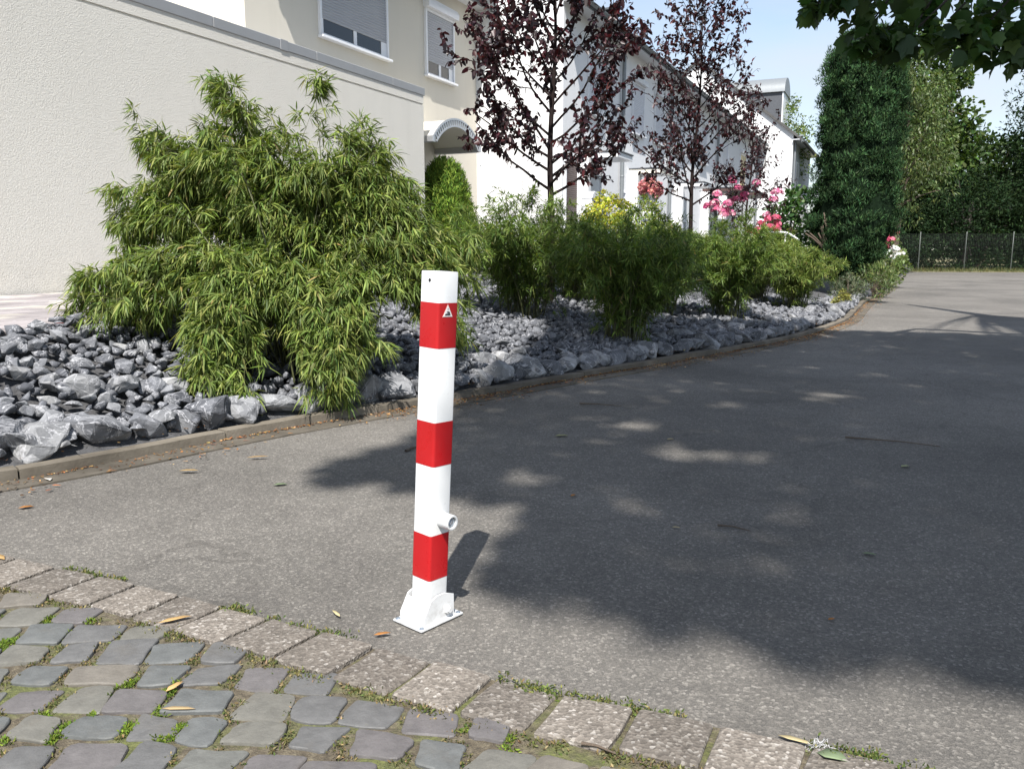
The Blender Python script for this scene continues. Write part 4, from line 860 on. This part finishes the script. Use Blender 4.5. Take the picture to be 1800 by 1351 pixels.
# handrail
hr_ = empty('handrail', (4.75, 15.0, .42), 0, 'white tubular handrail by steps left of the conifer', 'handrail')
link('rail', tubes('rail', [(np.array([(-.28, 0, .86), (-.1, 0, .87), (.12, 0, .865), (.17, -.01, .85), (.27, -.02, .79), (.36, -.03, .73)]), .017)], pvc, 10), parent=hr_)
for x, z in ((-.24, .86), (.12, .865)): link('post', tubes('post', [(np.array([(x, 0, -.02), (x, 0, z * .5), (x, -.01, z)]), .014)], pvc, 8), parent=hr_)
# low plants along the far kerb
shrub('lavender_bush', (5.55, 13.75, .08), (.26, .26, .24), 26, (.07, .1), 60, .07, .12, [(.10, .12, .07), (.07, .10, .05), (.14, .15, .10)], 'grey green lavender bush at the far end of the rocks', LANCE, up=.9)
shrub('yellow_cushion', (5.28, 13.45, .08), (.15, .14, .13), 12, (.05, .07), 40, .035, .5, [(.22, .22, .05), (.28, .26, .07)], 'small yellowish cushion plant beside the lavender')
shrub('fern_bush', (6.75, 15.55, .1), (.34, .30, .30), 26, (.09, .13), 50, .08, .2, [(.11, .15, .05), (.16, .19, .07), (.08, .12, .04)], 'feathery light green bush at the foot of the conifer', LANCE, up=.7)
shrub('grassy_bush', (7.55, 17.1, .1), (.36, .3, .42), 30, (.1, .15), 55, .09, .12, [(.13, .18, .05), (.18, .21, .08), (.09, .14, .04)], 'upright grassy green bush right of the conifer', LANCE, up=1.0)
flower_plant('daisy', (8.25, 18.6, .1), .95, .42, 26, .045, [(.80, .80, .76), (.75, .76, .72)], 'white flowering daisies spilling towards the road', 8, .04)
flower_plant('pink_flower', (9.2, 20.6, .12), 1.25, .22, 7, .09, RED, 'pink flowers highest among the plants right of the conifer', 20, .045)
shrub('leafy_shrub', (9.6, 21.4, .12), (.5, .45, .55), 30, (.14, .2), 45, .09, .5, LITE, 'light green shrub at the end of the flower border')

# ------------------------------------------------------------------ fence at the far end of the road
FA, FB = np.array([14.6, 38.6]), np.array([30.0, 36.2])
fn = empty('wire_fence', (FA[0], FA[1], 0), 0, 'tall green wire mesh fence with thin posts closing the road', 'fence'); fl = FB - FA
green_m = plain('green_wire', (.008, .016, .011), .5, var=.2); post_m = plain('fence_post', (.09, .10, .09), .5, var=.2)
for i in range(9):
    p = fl * i / 8; link('post', tubes('post', [(np.array([(p[0], p[1], -.1), (p[0], p[1], .8), (p[0], p[1], 1.75)]), .022)], post_m, 8), parent=fn)
wires = []
for i in range(30): z = .05 + i * 1.6 / 29; wires.append((np.array([(0, -.04, z), (fl[0] / 2, fl[1] / 2 - .04, z), (fl[0], fl[1] - .04, z)]), .003))
for i in range(220): p = fl * i / 219; wires.append((np.array([(p[0], p[1] - .045, .03), (p[0], p[1] - .045, .8), (p[0], p[1] - .045, 1.66)]), .002))
tag(link('mesh', tubes('mesh', wires, green_m, 4), parent=fn), kind='stuff')
bm = bmesh.new(); f_ = bm.faces.new([bm.verts.new(p) for p in ((12, 36.6, .006), (18, 36.3, .006), (24, 35.0, .006), (34, 33.2, .006), (60, 40, .006), (60, 80, .006), (0, 80, .006), (6, 40, .006))]); bmesh.ops.triangulate(bm, faces=[f_]); tag(from_bm('verge', bm, verge_m), kind='structure')
n = 5200; s = rng.random(n); P = np.stack([12.5 + 20 * s, 38.6 - 2.6 * s - rng.random(n) ** 1.5 * 1.9, np.full(n, .0)], 1)
tag(link('verge_grass', leaf_mesh('grass', P, unit(rng.normal(0, .4, (n, 3)) + np.array([0, 0, 1.])), rvec(n), rng.uniform(.08, .32, n), .02, LANCE, pick_cols(n, [(.09, .10, .035), (.14, .13, .06), (.06, .08, .025)]), f_tree, .2)), kind='stuff')

# ------------------------------------------------------------------ trees beyond
tree('birch_tree', (13.6, 47, .3), None, .14, (14.2, 47, 6.3), (1.9, 1.9, 3.9), 120, (.35, .7), 85, .17, .5, LITE, 'light green birch behind the gabled house, left of the conifer')
tree('weeping_birch', (15.2, 33.5, .2), None, .15, (15.4, 33.5, 4.9), (1.6, 1.5, 3.6), 150, (.35, .6), 95, .13, .4, [(.08, .115, .035), (.105, .135, .042), (.06, .09, .028)], 'hanging olive green birch directly right of the conifer', up=-.5, droop=.35)
tree('maple_tree', (20.5, 44, 0), None, .3, (20.7, 44, 6.6), (2.3, 3.0, 5.0), 170, (.6, 1.1), 120, .26, .6, [(.05, .09, .02), (.07, .115, .026), (.035, .068, .016), (.09, .135, .035)], 'big sunlit maple tree beyond the fence', tm=OVAL)
tree('chestnut_tree', (18.6, 42.5, 0), None, .28, (18.8, 42.5, 4.6), (2.9, 2.6, 3.8), 110, (.5, .9), 110, .24, .6, [(.045, .075, .018), (.06, .095, .022), (.03, .055, .014)], 'mid green tree with hanging branches behind the fence', tm=OVAL)
tree('pine_tree', (28.6, 42, 0), None, .28, (28.4, 42, 6.0), (3.6, 3.2, 6.0), 210, (.5, 1.0), 120, .22, .32, DRK, 'dark pine tree at the right edge beyond the fence', mat=f_con, bmat=bark)
tree('dark_tree', (25.3, 45, 0), None, .22, (25.4, 45, 3.4), (4.2, 2.5, 3.3), 130, (.5, .9), 110, .24, .6, [(.035, .065, .018), (.05, .085, .024), (.025, .05, .014)], 'low rounded green tree in the gap behind the fence', tm=OVAL)
tree('yew_tree', (21.8, 40.6, 0), None, .2, (22.0, 40.6, 1.7), (3.4, 1.4, 3.0), 230, (.45, .8), 120, .18, .3, DRK, 'dark yew hedge tree just behind the fence posts', mat=f_con, bmat=bark)
tree('yew_tree', (27.2, 39.6, 0), None, .2, (27.3, 39.6, 1.7), (3.6, 1.4, 3.5), 230, (.45, .8), 120, .18, .3, DRK, 'dark yew at the right end of the fence', mat=f_con, bmat=bark)
tree('yew_tree', (17.3, 40.4, 0), None, .2, (17.4, 40.6, 1.6), (2.8, 1.3, 3.2), 210, (.45, .8), 120, .18, .3, DRK, 'dark yew at the left end of the fence', mat=f_con, bmat=bark)
tree('distant_tree', (9, 62, 0), None, .3, (9, 62, 5), (4.5, 3, 5), 110, (.7, 1.2), 100, .32, .6, GRN, 'distant green tree far behind the terraced houses')
tree('distant_tree', (38, 56, 0), None, .3, (38, 56, 3), (10, 3, 3.2), 150, (.9, 1.5), 110, .36, .6, DRK, 'wide dark tree filling the far right background')

# ------------------------------------------------------------------ lime trees overhead, throwing the dappled shade
SH = np.array([math.sin(SUN_AZ) / math.tan(SUN_EL), math.cos(SUN_AZ) / math.tan(SUN_EL)])
REG = [(-.95, 3.65), (-.55, 4.2), (-.30, 5.4), (.1, 6.6), (.3, 7.9), (.5, 9.6), (2.0, 9.9), (4.2, 10.2), (6.2, 9.6), (9.0, 9.3), (9.5, 4), (8, .6), (2.4, 1.55), (1.2, 1.80), (.62, 1.98), (.30, 2.16), (.05, 2.28), (-.03, 2.42), (.03, 2.7), (.10, 2.95), (.05, 3.18), (-.35, 3.32), (-.7, 3.45)]
HOLES = [(2.16, 5.63, .20), (.66, 4.69, .17), (1.06, 3.96, .13), (.78, 3.97, .12), (1.28, 3.92, .09), (2.9, 6.6, .14), (1.4, 5.3, .12), (.45, 3.15, .10), (.05, 3.6, .1)]
def inside(poly_, x, y):
    r = False; n = len(poly_)
    for i in range(n):
        (x0, y0), (x1, y1) = poly_[i - 1], poly_[i]
        if (y0 > y) != (y1 > y) and x < (x1 - x0) * (y - y0) / (y1 - y0) + x0: r = not r
    return r
def edge_d(x, y):
    best = 9
    for i in range(len(REG)):
        (a, b), (c, d) = REG[i - 1], REG[i]; ux, uy = c - a, d - b; t = max(0, min(1, ((x - a) * ux + (y - b) * uy) / (ux * ux + uy * uy))); best = min(best, math.hypot(x - a - t * ux, y - b - t * uy))
    return best
TR = [np.array([7.2, 6.4]), np.array([5.2, -3.2])]
sets = [([], []), ([], [])]; pts = []
for _ in range(9000):
    x, y = random.uniform(-1, 9.5), random.uniform(1.5, 10.3)
    if not inside(REG, x, y): continue
    ed = edge_d(x, y); r = min(random.uniform(.36, .55), ed * .95 + .05)
    if r < .10: continue
    if any(math.hypot(x - hx, y - hy) < hr + r * .8 for hx, hy, hr in HOLES):
        r = min(math.hypot(x - hx, y - hy) - hr for hx, hy, hr in HOLES) / .9
        if r < .10: continue
    if any(math.hypot(x - a, y - b) < .50 * max(.16, (r + c) / 2) for a, b, c in pts): continue
    pts.append((x, y, r))
    zmin = (1.4 + .318 * y) / (1 + .318 * SH[1]) + r + .18; z = max(zmin, 8.5) + random.random() * 5.5
    p = np.array([x - SH[0] * z, y - SH[1] * z, z]); k_ = 0 if (x > 4.5) else 1
    sets[k_][0].append(p); sets[k_][1].append(r)
for x, y, r in ((-.03, 2.47, .06), (.0, 2.58, .07), (.02, 2.70, .07), (.03, 2.40, .07), (.07, 2.58, .10), (.13, 2.44, .11), (.16, 2.68, .12), (.10, 2.80, .10), (.24, 2.55, .13), (.22, 2.40, .10), (.26, 2.80, .13)):
    z = 8.5 + random.random() * 3; sets[1][0].append(np.array([x - SH[0] * z, y - SH[1] * z, z])); sets[1][1].append(r)
# low drooping branch ends that hang into the top right corner of the view
low = [(1.90, 5.5, 2.50, .10), (2.02, 5.6, 2.58, .13), (2.25, 5.6, 2.56, .2), (2.30, 5.7, 2.40, .17), (2.45, 5.8, 2.36, .2), (2.62, 5.7, 2.42, .22), (2.5, 5.6, 2.30, .12), (2.85, 5.7, 2.48, .24), (2.95, 5.6, 2.32, .16), (3.1, 5.8, 2.42, .22), (3.25, 5.7, 2.28, .16), (3.38, 5.8, 2.36, .24), (3.2, 5.6, 2.55, .25), (3.5, 5.9, 2.5, .3), (3.42, 5.6, 2.22, .12), (2.75, 5.9, 2.7, .26), (2.4, 5.9, 2.75, .25), (3.7, 6.0, 2.4, .3), (2.12, 5.7, 2.66, .14)]
for x, y, z, r in low: sets[0][0].append(np.array([x, y, z])); sets[0][1].append(r)
LIME = [(.035, .075, .018), (.045, .09, .022), (.028, .062, .016), (.06, .105, .026)]
for k_, (cs, rs) in enumerate(sets):
    b0 = (TR[k_][0], TR[k_][1], 0); rt = plant('lime_tree', b0, ['large leaved lime tree whose branches hang into the upper right corner', 'large leaved lime tree behind the viewer shading the near asphalt'][k_], 'tree', 'lime trees over the road')
    lo = (-b0[0], -b0[1], 0); rr = np.array(rs); P, N, C = [], [], []
    for c, r in zip(cs, rs):
        k2 = int(max(14, 330 * r * r + 22)); d = rvec(k2); P.append(c + d * (r * rng.random(k2) ** .45)[:, None] * np.array([1, 1, .7])); N.append(d); C.append(pick_cols(k2, LIME, .2))
    P = np.concatenate(P); N = np.concatenate(N); n = len(P); L_ = .118 * rng.uniform(.6, 1.2, n)
    D = unit(rng.normal(0, .8, (n, 3)) + np.array([0, 0, -.5]) + N * .3)
    link('crown', leaf_mesh('leaves', P, D, rvec(n) * .7 + np.array([0, 0, 1.]), L_, L_ * .85, LOBE, np.concatenate(C), f_tree, .2), parent=rt, loc=lo)
    top = np.array([b0[0] - .6, b0[1] - .3, 9.2]); hub = [np.array([b0[0] - 1.8, b0[1] - 1, 4.6]), np.array([b0[0] - 2.4, b0[1] + .5, 4.9]), np.array([b0[0] - 1.2, b0[1] + 1.4, 4.7])]
    paths = [(np.array([(b0[0], b0[1], -.1), (b0[0] - .05, b0[1], 1.5), (b0[0] - .2, b0[1] - .1, 3.2), tuple(top), (top[0] - .2, top[1], 12.5)]), np.array([.30, .25, .22, .14, .04]))]
    for h_ in hub: paths.append((bez((b0[0] - .15, b0[1], 2.9), ((b0[0] + h_[0]) / 2, (b0[1] + h_[1]) / 2, 4.2), h_, np.linspace(0, 1, 7)), np.linspace(.12, .06, 7)))
    for c, r in zip(cs, rs):
        if c[2] > 4 and rng.random() < .6: continue
        h_ = min(hub + [top], key=lambda q_: np.linalg.norm(q_ - c)); m_ = (h_ + c) / 2 + np.array([0, 0, .35]); paths.append((bez(h_, m_, c, np.linspace(0, 1, 6)), np.linspace(.03, .005, 6)))
    link('trunk', tubes('trunk', paths, bark, 7), parent=rt, loc=lo)

# ------------------------------------------------------------------ litter: moss, dry needles, fallen leaves, twigs
def tufts(name, centres, rad, per, ls, pal, mat=f_moss):
    P = np.concatenate([np.array([c[0], c[1], .008]) + rng.normal(0, 1, (per, 3)) * np.array([rad, rad, .002]) for c in centres]); n = len(P)
    return tag(link(name, leaf_mesh(name, P, unit(rng.normal(0, .7, (n, 3)) + np.array([0, 0, .9])), rvec(n), ls * rng.uniform(.5, 1.3, n), ls * .35, LANCE, pick_cols(n, pal, .25), mat, .2), parent=pave), kind='stuff')
jn = []
for _ in range(9000):
    i = random.randrange(len(cobs)); a = random.uniform(0, 6.28); c = cobs[i] + random.uniform(.045, .08) * np.array([math.cos(a), math.sin(a)]); d = np.sort(np.linalg.norm(np.array(cobs) - c, axis=1))
    near = np.argsort(np.linalg.norm(np.array(cobs) - c, axis=1))[:5]; hit = False
    for j_ in near:
        pg = cpoly[j_]
        for a_ in range(4):
            (x0, y0), (x1, y1) = pg[a_ - 1], pg[a_]
            if (y0 > c[1]) != (y1 > c[1]) and c[0] < (x1 - x0) * (c[1] - y0) / (y1 - y0) + x0: hit = not hit
        if hit: break
    if not hit: jn.append(c)
jn = np.array(jn); fld = np.sin(jn[:, 0] * 7.1 + 1.3) * np.sin(jn[:, 1] * 8.3 + .4) + .45 * np.sin(jn[:, 0] * 19 + 2) * np.sin(jn[:, 1] * 17)
tufts('joint_moss', jn[(fld > .5)], .006, 24, .010, [(.12, .175, .025), (.16, .215, .035), (.085, .13, .022)])
tufts('joint_weeds', jn[(fld < .45) & (rng.random(len(jn)) < .5)], .006, 9, .010, [(.09, .10, .03), (.15, .13, .06), (.22, .17, .09), (.07, .09, .03)])
ed = []
for _ in range(460):
    s = random.uniform(.4, eseg[-1] - .4); p = ealong(s); ed.append(p + rng.normal(0, .007, 2))
ed = np.array(ed); fld = np.sin(ed[:, 0] * 9 + .7) + .6 * np.sin(ed[:, 0] * 23); tufts('edge_moss', ed[fld > -.1], .012, 22, .013, [(.08, .11, .03), (.13, .15, .045), (.19, .17, .07), (.06, .085, .025)])
ed2 = np.array([ealong(s) + np.array([-.43, -.90]) * (EW + .012) + rng.normal(0, .008, 2) for s in rng.uniform(.5, eseg[-1] - .5, 420)]); tufts('edge_weeds', ed2, .012, 14, .012, [(.11, .11, .04), (.18, .15, .07), (.24, .19, .1), (.08, .10, .03)])
DRY = [(.30, .14, .05), (.38, .20, .07), (.22, .10, .045), (.46, .30, .13), (.16, .085, .045)]
n = 10500; ss = np.concatenate([rng.uniform(1.5, 22, 6000), rng.uniform(5.5, 14, 4500)]); P = np.zeros((n, 3))
for i, s in enumerate(ss):
    p = along(s); d = along(s + .05) - along(s - .05); d /= np.linalg.norm(d); nn = np.array([-d[1], d[0]]); off = -abs(rng.normal(0, .07)) - .008 if rng.random() < .78 else rng.uniform(.085, .17)
    if rng.random() < .16: off = -rng.uniform(.12, .30)
    if rng.random() < .8 and math.sin(s * 2.3) + math.sin(s * 5.9 + 1) + .5 * math.sin(s * 13) < -.2: off = -.012 - abs(rng.normal(0, .012))
    q = p + nn * off; P[i] = (q[0], q[1], .012 if off < 0 else .078)
D = rng.normal(0, 1, (n, 3)); D[:, 2] = rng.normal(.04, .1, n)
tag(link('leaf_litter', leaf_mesh('litter', P, D, np.tile([0, 0, 1.], (n, 1)) + rng.normal(0, .3, (n, 3)), rng.uniform(.008, .042, n) * np.where(rng.random(n) < .7, .6, 1), rng.uniform(.003, .011, n), LANCE, pick_cols(n, DRY + [(.09, .055, .035), (.12, .07, .04), (.07, .045, .03)], .25), f_dry, .05)), kind='stuff')
def fallen(x, y, z, ln, wd, col, rot, label, cat='leaf', tm=OVAL, group=None, curl=.3):
    T, F = tm; me = leaf_mesh('leaf', np.array([[0, 0, .0015]]), np.array([[math.cos(rot), math.sin(rot), .015]]), np.array([[.1, .1, 1.]]), ln, wd, tm, np.array([col]), f_dry, -curl * .05)
    bm = bmesh.new(); bm.from_mesh(me); bmesh.ops.solidify(bm, geom=bm.faces[:], thickness=.0006); bm.to_mesh(me); bm.free()
    o = link('fallen_leaf', me); o.location = (x, y, z); return tag(o, label, cat, group)
TAN = (.52, .34, .15); ORG = (.42, .19, .06); GRL = (.22, .28, .16); PAL = (.55, .46, .26)
FL = [(-2.62, 4.74, .575, .05, .03, (.45, .07, .04), .3, 'red leaf lying on the terrace edge above the rocks'),
      (-1.62, 2.52, .02, .10, .03, TAN, 2.6, 'long tan leaf lying on the edging at the left frame edge'),
      (-1.92, 3.10, .004, .055, .03, ORG, .4, 'orange leaf on asphalt beneath the left end of kerb'),
      (-1.27, 3.86, .012, .10, .022, TAN, .2, 'long tan leaf lying beside the gutter under the big bamboo'),
      (-1.5, 3.62, .012, .085, .03, (.55, .38, .17), .05, 'pale tan leaf lying on the gutter at left'),
      (-2.03, 3.50, .012, .05, .03, (.62, .58, .52), -.8, 'curled whitish leaf lying in the left gutter'),
      (-.94, 2.07, .018, .085, .022, TAN, .5, 'tan leaf on the cobbles beside the edging stones'),
      (-.78, 1.73, .015, .05, .016, TAN, 1.1, 'small tan leaf upright on a dark cobble'),
      (-.76, 1.66, .015, .075, .016, (.5, .37, .2), -.05, 'narrow tan leaf lying across bright moss'),
      (-.36, 2.02, .008, .045, .016, ORG, .3, 'small orange leaf beside the bollard base'),
      (-.47, 2.13, .008, .05, .012, PAL, 2.2, 'narrow pale leaf between the edging and the bollard'),
      (.55, 1.575, .006, .075, .018, PAL, -.55, 'long yellow seed leaf on asphalt at bottom right'),
      (.605, 1.505, .012, .06, .045, GRL, -.5, 'green leaf beside white fluff at bottom right'),
      (.23, 4.36, .004, .075, .035, (.42, .42, .22), .1, 'yellow green leaf on shaded asphalt right of the bollard'),
      (-1.02, 3.42, .004, .06, .03, GRL, .2, 'grey green leaf on sunlit asphalt left of the bollard'),
      (1.80, 3.72, .004, .05, .03, (.34, .36, .2), .3, 'pale green leaf on the shaded asphalt at right'),
      (1.16, 2.62, .004, .045, .022, GRL, -.4, 'small green leaf in shade near the right edge'),
      (.24, 3.26, .004, .03, .016, ORG, .8, 'tiny orange leaf in shade just right of the bollard lock'),
      (.58, 2.88, .004, .03, .014, PAL, -.3, 'tiny pale leaf in the middle of the shade'),
      (.86, 2.12, .004, .022, .012, ORG, .3, 'tiny orange leaf at the near edge of the shade'),
      (.82, 4.28, .004, .04, .02, PAL, .2, 'small pale leaf on the far shaded asphalt'),
      (-1.72, 2.44, .02, .05, .02, ORG, .2, 'curled orange leaf at the left end of the edging stones')]
for a in FL: fallen(*a)
def twig(pts, r, label): o = link('twig', tubes('twig', [(np.array(pts) - np.array(pts[0]), np.linspace(r, r * .4, len(pts)))], bark_g, 6)); o.location = pts[0]; tag(o, label, 'twig')
twig([(1.78, 4.32, .008), (1.92, 4.24, .012), (2.03, 4.22, .008), (2.17, 4.09, .012)], .005, 'longer dark twig lying on the shaded asphalt at right')
twig([(.44, 5.30, .008), (.56, 5.25, .012), (.70, 5.21, .008)], .005, 'dark twig on asphalt below the boulders right of the bollard')
twig([(-.53, 4.02, .006), (-.50, 4.07, .012), (-.475, 4.10, .008)], .008, 'short brown twig on asphalt left of the bollard')
twig([(.75, 2.90, .006), (.80, 2.88, .008), (.85, 2.84, .006)], .004, 'small brown twig in the middle of the shaded asphalt')
twig([(.14, 1.53, .018), (.17, 1.52, .019), (.205, 1.495, .018)], .004, 'pale straw twig on the cobbles beside the lower edging')
# white fluff
k2 = 160; P = np.tile([.615, 1.53, .014], (k2, 1)) + rng.normal(0, 1, (k2, 3)) * np.array([.010, .009, .003]); o = link('feather', leaf_mesh('fluff', P - np.array([.615, 1.53, .008]), rvec(k2), rvec(k2), rng.uniform(.008, .02, k2), .0016, LANCE, np.full((k2, 3), .5), f_dry, .1)); o.location = (.615, 1.53, .008); tag(o, 'white fluffy feather lying on asphalt at bottom right', 'feather')
